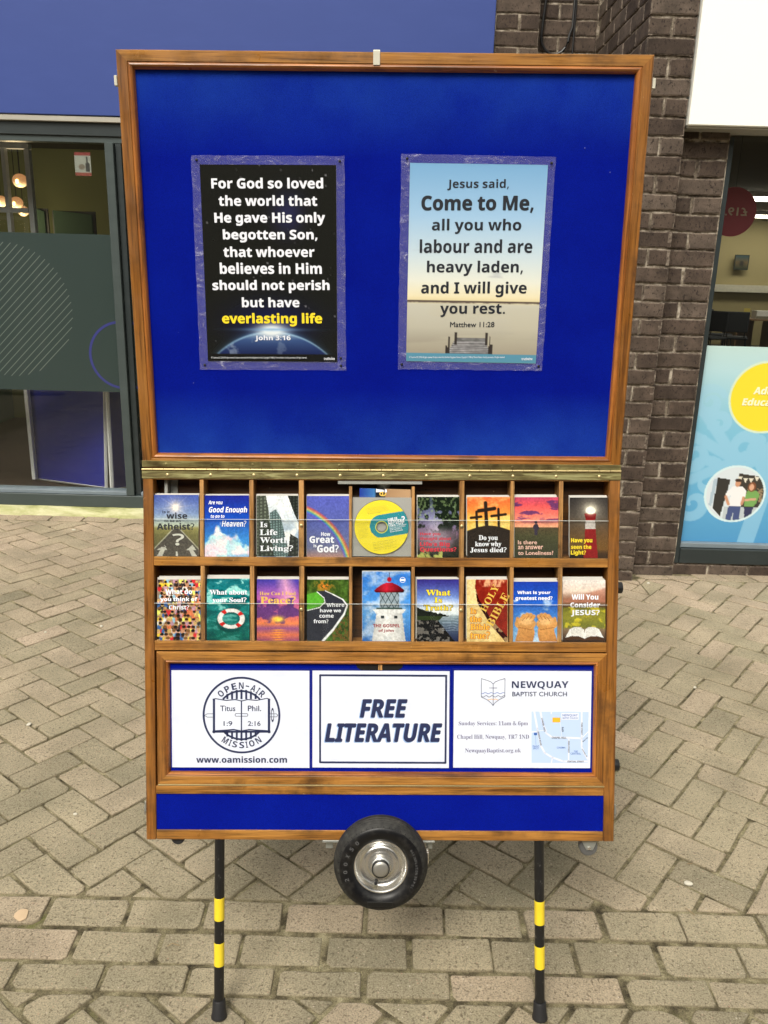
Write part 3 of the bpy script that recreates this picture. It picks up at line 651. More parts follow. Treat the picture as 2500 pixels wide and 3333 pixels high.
bpanel(((345, 1208), (396, 1212), (406, 1585), (365, 1590)), 5.60, 5.75, 'narrow blue panel folded behind the grey mullion')
# --- right shop
rs = thing('shopfront', 'black framed window with a cream fascia and blue vinyl panel', 'shopfront', Matrix.Translation((2.2, 4.4, 0)))
box('fascia_panel', 1.376, 6.0, 4.245, 4.43, 2.284, 4.2, WHITEF, rs, bevel=.004)
box('fascia_trim', 1.380, 6.0, 4.262, 4.44, 2.2745, 2.2835, ALU, rs, bevel=.002)
box('side_frame', 1.6265, 1.656, 4.392, 4.47, .062, 2.2605, DARKF, rs, bevel=.002)
box('side_frame', 3.55, 3.60, 4.392, 4.47, .062, 2.2605, DARKF, rs, bevel=.002)
box('sill_rail', 1.6565, 3.5495, 4.385, 4.47, .064, .150, DARKF, rs, bevel=.003)
box('sill_bead', 1.6565, 3.5495, 4.405, 4.47, .1505, .178, SILL, rs, bevel=.003)
MB().box(1.6565, 3.5495, 4.440, 4.446, .1785, 2.2605).build('window_pane', GLASS, rs)
MB().box(1.62, 3.7, 4.400, 4.60, -.05, .060).build('plinth', MORTAR, rs)
for k in range(9):
    V, Fc, E_ = brick_geo(1.665 + .2265 * k - .06, 1.880 + .2265 * k - .06, -.01, .054, 0, lambda a, b, d: (a, 4.392 + d, b)); attr_mesh('brick', V, Fc, E_, [BR_.random()] * len(V), BRICK, rs)
# vinyl graphic panel: pale sky fading to blue, scrolling leaves, a yellow roundel and a photo roundel
VX0, VX1, VZ0, VZ1 = 1.6568, 3.549, .179, 1.259; VW, VH = VX1 - VX0, VZ1 - VZ0
def toV(u, v): x, z = on(MW, u, v, 4.436); return x, z
CY = toV(2491, 1294); RYr = toV(2610, 1294)[0] - CY[0]; CP = toV(2392, 1608); RP = toV(2493, 1608)[0] - CP[0]
def scroll(X, Z, cx, cz, r0, turns, w_, sgn, a0):
    m = np.zeros(X.shape)
    for i in range(int(26 * turns)):
        f = i / (26 * turns); a = a0 + sgn * f * turns * 2 * math.pi; r = r0 * (1 - f * .8); ww = w_ * (.35 + .65 * math.sin(math.pi * min(1, f * 1.1 + .1)))
        m = np.maximum(m, 1 - ss(ww * .9, ww * 1.1, np.hypot(X - cx - r * math.cos(a), Z - cz - r * math.sin(a))))
    return m
def vinyl(u, t):
    X = VX0 + u * VW; Z = VZ1 - t * VH
    c = grad(t, [(0, (190, 218, 216)), (.12, (180, 216, 224)), (.4, (128, 192, 220)), (.75, (98, 172, 214)), (1, (78, 150, 200))])
    m = np.zeros(u.shape)
    for (pu, pv, r0, tu, w_, sg, a0) in ((2310, 1310, .085, 1.4, .030, 1, 0.5), (2345, 1380, .06, 1.2, .024, -1, 3.5), (2262, 1480, .10, 1.3, .034, 1, 1.2), (2300, 1560, .12, 1.0, .036, -1, 2.6), (2420, 1460, .11, 1.2, .034, 1, 4.2), (2480, 1440, .07, 1.1, .024, -1, .6), (2255, 1640, .09, 1.1, .030, 1, 3.0)):
        q = toV(pu, pv); m = np.maximum(m, scroll(X, Z, q[0], q[1], r0, tu, w_, sg, a0))
        m = np.maximum(m, scroll(X, Z, 2 * CY[0] + .05 - q[0], q[1] - .05, r0 * 1.1, tu, w_, -sg, math.pi - a0))
    tr = np.abs(X - (2.035 + .18 * (Z - .2))); m = np.maximum(m, (1 - ss(.045, .05, tr)) * (Z < .75))
    for a, b in (((2300, 1350), (2420, 1540)), ((2260, 1420), (2400, 1500)), ((2250, 1560), (2440, 1480))):
        p0, p1 = toV(*a), toV(*b); m = np.maximum(m, segm(X, Z, p0[0], p0[1], p1[0], p1[1], .03, 1.0))
    c = mx(c, (158, 206, 232), m * .62 * ss(.05, .35, t))
    d = np.hypot(X - CY[0], Z - CY[1]); c = mx(c, (214, 232, 208), 1 - ss(RYr - .002, RYr + .002, d)); c = mx(c, (240, 220, 50), 1 - ss(RYr * .94 - .002, RYr * .94 + .002, d))
    U, V = (X - CP[0]) / RP, -(Z - CP[1]) / (RP * .96); d = np.hypot(U, V); c = mx(c, (214, 236, 240), 1 - ss(.985, 1.0, d)); inn = 1 - ss(.915, .93, d)
    ph = C3((215, 225, 232), u); ph = mx(ph, (50, 48, 44), inpoly(U, V, [(-.62, -.55), (-.2, -.5), (-.38, .8), (-.66, .5)])); ph = mx(ph, (175, 195, 210), inpoly(U, V, [(-.74, -.5), (-.62, -.52), (-.7, .45), (-.8, .4)]))
    ph = mx(ph, (60, 55, 48), inpoly(U, V, [(.05, -.72), (.9, -.60), (.95, .5), (.05, .5)])); ph = mx(ph, (150, 130, 100), inpoly(U, V, [(.1, -.2), (.9, -.2), (.9, .3), (.1, .3)]) * (fbm(U * 14, V * 14, 3) > .5))
    for k in range(5): a = .02 + k * .18; b = -.66 + .1 * math.sin(k * .8 + .4); ph = mx(ph, (228, 222, 205), inpoly(U, V, [(a, b), (a + .15, b + .02), (a + .08, b + .19)]))
    ph = mx(ph, (190, 200, 205), inpoly(U, V, [(-.3, .45), (1, .45), (1, 1), (-.3, 1)]))
    ph = mx(ph, (70, 84, 130), inpoly(U, V, [(-.14, .38), (.24, .38), (.27, .95), (.06, .95), (.04, .6), (-.02, .95), (-.2, .95)])); ph = mx(ph, (238, 238, 240), inpoly(U, V, [(-.1, -.26), (.2, -.27), (.36, -.12), (.37, .12), (.24, .12), (.26, .42), (-.14, .42), (-.12, .05), (-.28, .1), (-.3, 0)]))
    ph = mx(ph, (205, 150, 118), disc(U, V, .05, -.38, .09, .13, .1)); ph = mx(ph, (60, 42, 32), disc(U, V, .05, -.48, .10, .06, .1)); ph = mx(ph, (205, 150, 118), np.maximum(segm(U, V, -.28, .1, -.16, .36, .045, 1), segm(U, V, .3, .12, .27, .34, .045, 1)))
    ph = mx(ph, (52, 56, 90), inpoly(U, V, [(.36, .44), (.66, .44), (.62, .9), (.42, .9)])); ph = mx(ph, (120, 168, 92), inpoly(U, V, [(.4, -.12), (.66, -.14), (.8, .0), (.74, .3), (.66, .42), (.36, .42), (.34, .1)])); ph = mx(ph, (130, 78, 48), disc(U, V, .52, -.26, .13, .17, .1)); ph = mx(ph, (220, 170, 140), disc(U, V, .51, -.25, .075, .115, .1)); ph = mx(ph, (215, 165, 135), segm(U, V, .38, .2, .68, .16, .04, 1))
    return [c[i] * (1 - inn) + ph[i] * inn for i in range(3)]
printed('vinyl_graphic', ((VX0, VZ1), (VX1, VZ1), (VX1, VZ0), (VX0, VZ0)), 4.4365, vinyl, 430, 250, rs, MW, PRINTM)
L_ = Lettering()
def LW(body, u0, v0, u1, v1, **k):
    x0, z1 = on(MW, u0, v0, 4.434); x1, z0 = on(MW, u1, v1, 4.434); L_.add(body, x0, x1, z0, z1, y=4.4345, **k)
LW('Adult', 2455, 1258, 2540, 1286, fat=.012, shear=.15); L_.build('roundel_lettering', CREAMI, rs); L_ = Lettering(); LW('Education', 2418, 1295, 2572, 1324, fat=.012, shear=.15); L_.build('roundel_lettering', CREAMI, rs)
# interior of the right shop, a deep room
BEIGE = flat('beige_wall', (.36, .31, .16), .8); GREYC = flat('grey_ceiling', (.24, .22, .17), .8); DARKFL = flat('dark_lino', (.035, .033, .03), .3)
room(1.40, 13.0, 4.62, 20, 2.95, BEIGE, DARKFL, GREYC, BEIGE, rs, .08)
lk = 0
for (x0, y0, ln) in ((*[on(MW, 2362, 620, 14.5)[0]], 14.5, 3.4), (*[on(MW, 2352, 702, 19.0)[0]], 18.6, 2.6)):
    lab = ['nearer of the two lit white strips seen through the right window', 'farther of the two lit white strips seen through the right window', 'lit ceiling strip just inside the right shop', 'lit ceiling strip midway down the right shop'][lk]; lk += 1
    t = thing('ceiling_light', lab, 'ceiling light', Matrix.Translation((x0, y0, 2.9)), 'ceiling lights in the right shop')
    box('diffuser', x0, x0 + ln, y0, y0 + .55, 2.85, 2.875, LITW, t); box('housing', x0 - .02, x0 + ln + .02, y0 - .02, y0 + .57, 2.876, 2.949, WHITEM, t)
DESK = flat('brown_desk', (.20, .12, .06), .45)
xd = on(MW, 2377, 1001, 17)[0]; FZ = .082
t = thing('office_desk', 'brown office desk inside the right shop', 'desk', Matrix.Translation((xd, 17, FZ)))
box('desk_top', xd, xd + 1.8, 16.6, 17.4, FZ + .72, FZ + .75, DESK, t); box('side_panel', xd + .04, xd + .07, 16.65, 17.35, FZ, FZ + .719, DESK, t); box('side_panel', xd + .84, xd + .88, 16.65, 17.35, FZ, FZ + .719, DESK, t); box('modesty_panel', xd + .071, xd + .60, 17.2, 17.22, FZ + .15, FZ + .719, DESK, t)
xb, zb = on(MW, 2425, 990, 16.9); t = thing('desk_card', 'small yellow card standing on the office desk', 'card', Matrix.Translation((xb, 16.9, FZ + .75)))
box('card_face', xb, xb + .12, 16.9, 16.91, FZ + .75, FZ + .94, flat('card_yellow', (.55, .45, .10), .6), t, bevel=0); box('card_foot', xb, xb + .12, 16.911, 16.96, FZ + .75, FZ + .76, WHITEM, t, bevel=0)
t = thing('paper_tray', 'white paper tray at the far end of the office desk', 'tray', Matrix.Translation((xb + .3, 16.9, FZ + .75)))
box('tray', xb + .22, xb + .55, 16.8, 17.05, FZ + .75, FZ + .90, WHITEM, t); box('tray_lip', xb + .22, xb + .55, 16.79, 16.799, FZ + .75, FZ + .80, GREYC, t)
CHB = flat('dark_chair_fabric', (.012, .016, .022), .8)
def ochair(x, y, rz, lab):
    M = Matrix.Translation((x, y, FZ)) @ Matrix.Rotation(rz, 4, 'Z'); t = thing('office_chair', lab, 'chair', M, 'dark chairs in the right shop')
    box('seat', -.22, .22, -.22, .22, .42, .47, CHB, t, M, .02); box('backrest', -.2, .2, .18, .22, .55, .92, CHB, t, M, .015)
    for a in (-.19, .19):
        for b in (-.19, .19): MB().tube([(a, b, .425), (a * 1.12, b * 1.15, 0)], .011, 6).build('leg', BLACKP, t, M)
    for a in (-.15, .15): MB().tube([(a, .2, .44), (a, .21, .6)], .01, 6).build('back_post', BLACKP, t, M)
ochair(on(MW, 2352, 1000, 16.4)[0], 16.4, R(60), 'high backed dark chair left of the office desk'); ochair(on(MW, 2405, 1000, 15.8)[0], 15.8, R(160), 'dark chair in front of the office desk'); ochair(on(MW, 2322, 1000, 15.6)[0], 15.6, R(-60), 'dark chair against the black window frame')
x1, z1 = on(MW, 2395, 832, 19.9); x2, z2 = on(MW, 2430, 876, 19.9)
def mini(u, t): return mx(grad(t, [(0, (50, 80, 90)), (.5, (110, 90, 60)), (1, (50, 60, 45))]), (40, 40, 40), disc(u, t, .5, .6, .2, .2, .3))
t = thing('wall_picture', 'small dark picture on the beige back wall of the right shop', 'picture', Matrix.Translation((x1, 19.9, z1)))
printed('picture_print', ((x1, z1), (x2, z1), (x2, z2), (x1, z2)), 19.872, mini, 8, 10, t, MW, PRINTM); box('picture_frame', x1 - .02, x2 + .02, 19.875, 19.895, z2 - .02, z1 + .02, DARKF, t)
# mirrored reflection of a round red price sign, built as an added disc
cx, cz = on(MW, 2385, 690, 4.9); t = thing('sign_reflection', 'reflection of a red round price sign, built as a disc behind the right window', 'sign', Matrix.Translation((cx, 4.9, cz)))
MB().lathe([(.001, -.002), (.130, -.002), (.130, .002), (.001, .002)], 40, 'y', (cx, 4.9, cz)).build('reflection_disc', flat('dim_red', (.34, .05, .07), .5), t)
q = Lettering(); q.add('£19.9', cx - .080, cx + .080, cz - .020, cz + .024, y=4.8965, mirror=True, st='plain', fat=.02); q.build('reflection_lettering', flat('dim_cream', (.55, .42, .30), .6), t)
MB().tube([(cx, 4.9, cz + .13), (cx, 4.9, 2.94)], .001, 4).build('added_wire', BLACKP, t)
x0, z0 = on(MW, 2345, 926, 19.9); box('wall_trunking', 1.5, 12.9, 19.86, 19.999, z0 - .16, z0, CREAMM, rs)
# storey above both shops and the terrace across the street (seen only as reflections)
ub = thing('upper_storey', 'dark brick storey above the two shopfronts', 'building', Matrix.Translation((0, 5.6, 0)))
box('wall', -9, 1.0, 5.63, 9, 4.25, 6.5, BRICK, ub, bevel=0)
OPW = flat('dark_brick_far', (.06, .045, .036), .9)
ob = thing('terrace_building', 'dark brick terrace across the street mirrored in the glass', 'building', Matrix.Translation((0, -7, 0)))
box('wall', -14, 14, -10, -7.0, 0, 6.0, OPW, ob, bevel=0); box('roof', -14.3, 14.3, -10.2, -6.8, 6.001, 6.2, flat('slate', (.06, .06, .065), .7), ob, bevel=0)
for i in range(7):
    for z in (.9, 3.6):
        x = -12 + i * 4; fr = box('window', x - .7, x + .7, -6.999, -6.93, z, z + 1.5, WHITEM, ob, bevel=0)
        for (a, b, c_, d_) in ((-.63, -.03, .07, .72), (.03, .63, .07, .72), (-.63, -.03, .78, 1.43), (.03, .63, .78, 1.43)): MB().box(x + a, x + b, -6.94, -6.92, z + c_, z + d_).build('pane', flat('dark_pane', (.03, .04, .045), .1) if 'dark_pane' not in MATS else MATS['dark_pane'], fr)
# ============================================================ the display stand
st = thing('display_stand', 'varnished wooden literature stand with blue felt board and wheel', 'display stand', Matrix.Translation((.02, 1.5, 0)))
def mitred(x0, x1, z0, z1, prof, names, mats, M, parent, smooth=False):
    """four mitred rails; prof = (inset from outer edge, y)"""
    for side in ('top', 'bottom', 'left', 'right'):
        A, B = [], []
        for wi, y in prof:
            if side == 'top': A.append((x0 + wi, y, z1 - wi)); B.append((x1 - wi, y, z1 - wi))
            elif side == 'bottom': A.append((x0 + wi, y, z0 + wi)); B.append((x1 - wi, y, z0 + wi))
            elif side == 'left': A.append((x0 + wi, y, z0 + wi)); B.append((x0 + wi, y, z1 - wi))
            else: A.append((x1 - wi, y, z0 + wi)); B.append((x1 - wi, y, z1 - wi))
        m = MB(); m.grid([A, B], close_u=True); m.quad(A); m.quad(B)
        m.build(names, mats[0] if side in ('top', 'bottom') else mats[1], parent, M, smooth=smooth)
# --- upper board (frame MU)
felt_o = box('felt_board', -.488, .488, .0125, .020, .022, .786, FELT, st, MU, bevel=0)
box('backing_board', -.489, .489, .0202, .028, .021, .787, WB, felt_o, MU, bevel=0)
railp = [(0, .046), (0, .0016), (.0016, 0), (.0196, 0), (.0208, .0012), (.0208, .046)]
mouldp = [(.0212, .0124), (.0212, .0012), (.0225, .0002), (.0255, -.0006), (.0282, .0010), (.0300, .0042), (.0312, .0085), (.0314, .0124)]
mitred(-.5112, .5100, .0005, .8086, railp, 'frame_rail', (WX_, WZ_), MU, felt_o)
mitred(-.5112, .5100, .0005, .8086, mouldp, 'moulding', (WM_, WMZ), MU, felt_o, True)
x0, z1 = on(MU, 1215, 163); x1, z0 = on(MU, 1237, 213)
cl = MB(); rows = []
for x in (x0, x1): rows.append([(x, -.0022, z0), (x, -.0022, .8100), (x, .0, .8125), (x, .050, .8125), (x, .050, .8107), (x, .001, .8107), (x, -.0004, .8095), (x, -.0004, z0)])
cl.grid(rows, close_u=True).quad(rows[0]).quad(rows[1]); cl.build('top_clip', CREAMM, felt_o, MU, bevel=.0006)
for sx, u, v in ((-1, 374, 258), (1, 2133, 268)):
    _, z = on(MU, u, v); xe = -.5115 if sx < 0 else .5103
    box('catch_plate', min(xe, xe + sx * .0015), max(xe, xe + sx * .0015), .006, .022, z - .016, z + .020, GALV, felt_o, MU); box('catch_hook', min(xe + sx * .0016, xe + sx * .0075), max(xe + sx * .0016, xe + sx * .0075), .004, .016, z - .010, z + .008, CREAMM, felt_o, MU)
# --- hinge
hu = box('hinge_leaf', -.5125, .5110, -.0014, 0.0, .0030, .0166, BRASS_D, st, MU, bevel=.0003)
hl = box('hinge_leaf', -.5135, .5120, -.0014, -.0001, -.0193, -.0028, BRASS_L, st, MC, bevel=.0003)
def screw_head(x, y, z, r, parent, M, mat):
    m = MB(); m.lathe([(.0002, -.0009), (r * .6, -.0009), (r, -.0002), (r, .0006)], 12, 'y', (x, y, z)); m.build('screw', mat, parent, M, smooth=True)
for k in range(11):
    x = -.459 + k * .0925; screw_head(x, -.0016, -.0115, .0034, hl, MC, BRASS_K); screw_head(x + (.003 if k % 2 else -.002), -.0016, .0098, .0032, hu, MU, BRASS_D)
kn = MB()
n_ = 44
for k in range(n_):
    a = -.5135 + k * 1.0255 / n_; kn.lathe([(.0002, 0), (.0026, 0.0003), (.0026, 1.0255 / n_ - .0006), (.0002, 1.0255 / n_ - .0003)], 10, 'x', (a, -.0022, .0001))
kn.build('hinge_knuckles', BRASS_K, hl, MC, smooth=True, kind='stuff')
# --- lower case (frame MC)
CD_ = .150
cs = box('case_back', -.4905, .4875, CD_ - .012, CD_ - .001, -.809, -.001, WB, st, MC, bevel=0)
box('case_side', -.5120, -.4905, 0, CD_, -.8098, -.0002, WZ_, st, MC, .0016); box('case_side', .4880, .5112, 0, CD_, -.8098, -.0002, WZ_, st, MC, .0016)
box('case_top', -.4903, .4878, 0.0005, CD_, -.0215, -.0004, WX_, cs, MC)
PD = .050
box('pocket_back', -.4902, .4877, PD, PD + .006, -.3915, -.0217, WB, cs, MC, 0)
box('shelf', -.4903, .4878, .0004, PD - .0003, -.2072, -.1875, WX_, st, MC, .0012); box('shelf', -.4903, .4878, .0004, PD - .0003, -.3912, -.3702, WX_, st, MC, .0012)
DV = ((-.3906, -.3820), (-.2840, -.2752), (-.1778, -.1674), (-.0702, -.0637), (.0642, .0708), (.1669, .1772), (.2761, .2843), (.3804, .3893))
for k, (a, b) in enumerate(DV):
    t1 = -.0345 if k in (3, 4) else -.0218
    box('divider', a, b, .0006, PD - .0004, -.1873, t1, WP, st, MC, .0006); box('divider', a + .0008, b + .0008, .0006, PD - .0004, -.3700, -.2074, WP, st, MC, .0006)
box('catch_bar', -.0945, .0868, .004, .030, -.0300, -.0220, GALV, cs, MC); MB().lathe([(.0005, .0), (.016, 0), (.011, -.014), (.0005, -.014)], 20, 'z', (.004, .035, -.0302)).build('catch_cup', GALV, cs, MC, smooth=True)
box('angle_bracket', -.4715, -.4640, .020, .0495, -.120, -.022, GALV, cs, MC); box('angle_bracket', -.4638, -.4480, .044, .0495, -.120, -.022, GALV, cs, MC)
for zt, zb in ((-.1068, -.1872), (-.2885, -.3700)):
    g = MB().box(-.4895, .4872, -.0022, -.0006, zb - .004, zt).build('clear_guard', ACRYL, st, MC); box('guard_edge', -.4895, .4872, -.0021, -.0007, zt + .0002, zt + .0009, ACRYL_E, g, MC, 0)
    for x in (-.1725, .1722): screw_head(x, -.0024, zt - .012, .0034, g, MC, BRASS_K)
# flap door
fd = box('flap_door', -.470, .474, .0095, .014, -.668, -.409, FELT2, st, MC, bevel=0)
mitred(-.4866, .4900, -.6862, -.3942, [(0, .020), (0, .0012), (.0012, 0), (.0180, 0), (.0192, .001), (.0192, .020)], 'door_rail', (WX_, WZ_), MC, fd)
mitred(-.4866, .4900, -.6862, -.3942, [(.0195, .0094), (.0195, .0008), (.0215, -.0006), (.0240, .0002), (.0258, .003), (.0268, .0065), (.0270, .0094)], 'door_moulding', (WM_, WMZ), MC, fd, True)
cut = MB(); cx = -.003; pts = [(cx - .052, -.4213), (cx + .052, -.4213), (cx + .049, -.429), (cx + .040, -.4350), (cx - .040, -.4350), (cx - .049, -.429)]
cut.grid([[(a, .0088, b) for a, b in pts], [(a, .0094, b) for a, b in pts]], close_u=True).quad([(a, .0088, b) for a, b in pts]); cut.build('finger_cutout', flat('hole_black', (.004, .003, .003), .9), fd, MC)
box('door_catch', -.006, .003, .0070, .0087, -.4348, -.4213, WP, fd, MC)
box('piano_hinge', -.4860, .4890, .0002, .012, -.6895, -.6865, BRASS_K, st, MC, .0006)
box('case_rail', -.4903, .4878, .0012, .030, -.7082, -.6900, WX_, st, MC, .0010)
box('felt_panel', -.4903, .4878, .0040, .012, -.7880, -.7084, FELT2, st, MC, bevel=0)
box('case_rail', -.4903, .4878, .0010, .030, -.8095, -.7882, WX_, st, MC, .0012)
box('case_floor', -.4903, .4878, .0305, CD_ - .013, -.8092, -.797, WX_, cs, MC, 0)
# side handles and latches
for (u, v) in ((2012, 1920), (2002, 2508)):
    _, z = on(MC, u, v); hd = MB().lathe([(.0005, 0), (.0125, 0), (.0128, .002), (.0128, .0155), (.0118, .017), (.0005, .017)], 24, 'x', (.5113, .035, z)).build('handle_peg', BLACKP, st, MC, smooth=True)
def latch(xs, z, M):
    a = .5113 if xs > 0 else -.5121; lo, hi = sorted((a, a + xs * .0022)); b = box('toggle_latch', lo, hi, .008, .030, z - .017, z + .016, flat('dark_latch', (.05, .035, .03), .35), st, M)
    lo, hi = sorted((a + xs * .0024, a + xs * .0085)); box('latch_lever', lo, hi, .012, .024, z - .012, z + .006, STEEL, b, M); lo, hi = sorted((a + xs * .0024, a + xs * .0065)); box('latch_loop', lo, hi, .010, .013, z - .004, z + .018, GALV, b, M)
_, z = on(MC, 466, 2642); latch(-1, z, MC); _, z = on(MC, 2008, 2652); latch(1, z, MC)
# castors under the case
def castor(x, y, z, wheelmat, lab):
    c = box('castor_plate', x - .021, x + .021, y - .02, y + .02, z - .0025, z - .0002, GALV, st, MC)
    for s in (-1, 1):
        yy = y + s * .0125; m = MB(); P_ = [(x - .019, z - .003), (x + .019, z - .003), (x + .008, z - .027), (x - .006, z - .027)]
        m.grid([[(a, yy - .0008, b) for a, b in P_], [(a, yy + .0008, b) for a, b in P_]], close_u=True).quad([(a, yy - .0008, b) for a, b in P_]).quad([(a, yy + .0008, b) for a, b in P_]); m.build('fork', GALV, c, MC, label=None)
    MB().lathe([(.0005, -.009), (.0180, -.009), (.0205, -.006), (.0205, .006), (.0180, .009), (.0005, .009)], 24, 'y', (x, y, z - .0225)).build('castor_wheel', wheelmat, c, MC, smooth=True)
    MB().lathe([(.0004, -.0155), (.0035, -.0155), (.0035, .0155), (.0004, .0155)], 10, 'y', (x, y, z - .0225)).build('axle', STEEL, c, MC, smooth=True)
castor(.462, .030, -.8098, flat('grey_wheel', (.10, .10, .10), .4), ''); 
x, z = on(MC, 585, 2748, .03)
MB().lathe([(.0005, -.018), (.013, -.018), (.015, -.015), (.015, .015), (.013, .018), (.0005, .018)], 22, 'y', (x, .03, -.812)).build('rubber_buffer', RUBBER, st, MC, smooth=True)
box('buffer_plate', x - .032, x + .006, .02, .05, -.8165, -.8099, STEEL, st, MC)
# axle bracket and pneumatic wheel standing proud of the case
wx, wz = on(MC, 1239.5, 2806, -.045); WC = Vector((wx, -.045, wz))
br_ = box('axle_bracket', wx - .128, wx + .118, .0, .045, -.8150, -.8100, GALV, st, MC); 
for a in (-.122, .098): box('bracket_strut', wx + a, wx + a + .016, .016, .022, -.835, -.8152, GALV, br_, MC)
box('bracket_plate', wx - .03, wx + .03, .012, .020, wz - .03, -.8152, GALV, br_, MC)
box('bracket_wing', wx + .098, wx + .1035, -.03, .016, -.848, -.822, STEEL, br_, MC)
whl = MB(); c = (WC.x, WC.y, WC.z)
half = [(.0560, -.0205), (.0585, -.0250), (.0660, -.0305), (.0760, -.0325), (.0835, -.0318), (.0868, -.0300)]
tyre_o = whl.lathe(half + [(.0845, -.020), (.0845, .020)] + [(r, -y_) for r, y_ in half[::-1]], 96, 'y', c).build('tyre', TYRE, st, MC, smooth=True)
th_ = [(.0866, -.0299), (.0872, -.0288), (.0862, -.0280), (.0893, -.0268), (.0918, -.0243), (.0905, -.0233), (.0934, -.0218), (.0950, -.0193), (.0936, -.0184), (.0963, -.0168), (.0977, -.0140), (.0962, -.0132), (.0988, -.0115), (.0999, -.0080), (.0984, -.0071), (.1004, -.0055), (.1008, 0)]
dusty = NB('dusty_tread_rubber'); v_ = dusty.coord(); dusty.set(col=dusty.ramp(dusty.noise(v_, 60, 5, .7), [(.35, (.012, .012, .012)), (.6, (.034, .033, .030)), (.8, (.075, .07, .06))]), rough=.6, spec=.3); dusty.bump(dusty.noise(v_, 400, 3), .0004, .5)
MB().lathe(th_ + [(r, -y_) for r, y_ in th_[-2::-1]], 96, 'y', c).build('tread', dusty.m, tyre_o, MC, smooth=True)
# short sipes round the shoulder
sp = MB()
for k in range(46):
    a = 2 * math.pi * k / 46; ca, sa = math.cos(a), math.sin(a); r0, r1 = .0866, .0905
    P4 = [Vector((c[0] + r * ca + s * -sa * .0006, c[1] + y_, c[2] + r * sa + s * ca * .0006)) for r, y_, s in ((r0, -.0285, -1), (r1, -.0262, -1), (r1, -.0262, 1), (r0, -.0285, 1))]
    sp.quad([p + Vector((0, -.0004, 0)) for p in P4])
sp.build('tread_sipes', flat('sipe_black', (.004, .004, .004), .9), tyre_o, MC, kind='stuff')
TL = Lettering()
def arc_text(L, body, cx, cz, r, a0, a1, h, wch, y, outward=True, st_='sans', fat=.0, ws=None):
    n = len(body); wd = [ws.get(ch, 1) if ws else (.4 if ch in ' .-1Ii' else 1) for ch in body]; tot = sum(wd); acc = 0
    for ch, w0 in zip(body, wd):
        f = (acc + w0 / 2) / tot; acc += w0
        if ch == ' ': continue
        a = R(a0 + (a1 - a0) * f); px, pz = cx + r * math.cos(a), cz + r * math.sin(a); w2 = wch * w0
        hh = h * (.18 if ch == '-' else .2 if ch == '.' else 1)
        L.add(ch, px - w2 * .42, px + w2 * .42, pz - hh / 2, pz + hh / 2, st=st_, fat=fat, y=y, rot=(a - math.pi / 2) if outward else (a + math.pi / 2))
arc_text(TL, '200X50', c[0], c[2], .0745, 205, 125, .0085, .008, c[1] - .0328); arc_text(TL, 'MAX INFLATION 30 P.S.I', c[0], c[2], .0755, 34, -32, .0052, .0042, c[1] - .0328)
TL.build('tyre_lettering', flat('raised_rubber', (.085, .085, .088), .4), tyre_o, MC)
PL_ = MB(); PL_.box(c[0] - .028, c[0] + .026, c[1] - .0332, c[1] - .0315, c[2] - .0795, c[2] - .0700); PL_.build('tyre_badge', flat('badge_rubber', (.006, .006, .006), .35), tyre_o, MC, bevel=.0005)
rim = MB().lathe([(.0545, -.0185), (.0570, -.0205), (.0566, -.0222), (.0545, -.0222), (.0510, -.0190), (.0485, -.0120), (.0440, -.0085), (.0390, -.0080), (.0370, -.0095), (.0345, -.0100), (.0325, -.0080), (.0270, -.0085), (.0235, -.0120), (.0215, -.0190), (.0205, -.0240), (.0186, -.0255), (.0186, -.0262), (.0005, -.0262)], 64, 'y', c).build('rim', STEEL, st, MC, smooth=True)
MB().lathe([(.0178, -.0263), (.0186, -.0263), (.0186, -.0340), (.0170, -.0345)], 40, 'y', c).build('hub_ring', BLACKP, rim, MC, smooth=True)
MB().lathe([(.0170, -.0262), (.0170, -.0330), (.0150, -.0352), (.0100, -.0364), (.0003, -.0368)], 40, 'y', c).build('hub_cap', plain('hub_cap_metal', (.40, .39, .36), .45, .8), rim, MC, smooth=True)
vx, vz = c[0] - .0085, c[2] - .0345
MB().tube([(vx + .001, c[1] - .008, vz - .003), (vx, c[1] - .020, vz - .001)], .0028, 10).build('valve_stem', BRASS_L, rim, MC, smooth=True); MB().lathe([(.0036, .0), (.0044, -.002), (.0044, -.012), (.0030, -.0145), (.0003, -.015)], 14, 'y', (vx - .0015, c[1] - .018, vz + .0035)).build('valve_cap', BLACKP, rim, MC, smooth=True)
MB().lathe([(.0003, -.02), (.009, -.02), (.009, .058), (.0003, .058)], 16, 'y', c).build('axle', STEEL, rim, MC, smooth=True)
# legs: from the case floor down to the paving, hazard bands, rubber feet
def leg(xt, gp, bands, name='leg', plain_=False, top=None, r=.0109):
    A = MC @ Vector((xt, .012, -.800)) if top is None else top; B = Vector(gp); zax = (A - B).normalized(); yax = vn(zax.cross(Vector((1, 0, 0)))); xax = yax.cross(zax); L = (A - B).length
    M = Matrix(((xax[0], yax[0], zax[0], B[0]), (xax[1], yax[1], zax[1], B[1]), (xax[2], yax[2], zax[2], B[2]), (0, 0, 0, 1)))
    lg = MB().lathe([(.0004, .02), (r, .02), (r, L), (.0004, L)], 24, 'z').build(name, TUBE, st, M, smooth=True)
    for a, b in bands:
        q = MB().lathe([(r + .0001, a), (r + .0005, a + .0005), (r + .0005, b - .0005), (r + .0001, b)], 24, 'z').build('tape_band', YEL, lg, M, smooth=True)
    MB().lathe([(.0004, 0), (.0168, 0), (.0175, .002), (.0170, .006), (.0152, .012), (.0140, .038), (.0128, .0405), (r, .041)], 28, 'z').build('rubber_foot', RUBBER, lg, M, smooth=True)
    return M
gl, gr_ = ground_at(713, 3312), ground_at(1757, 3316)
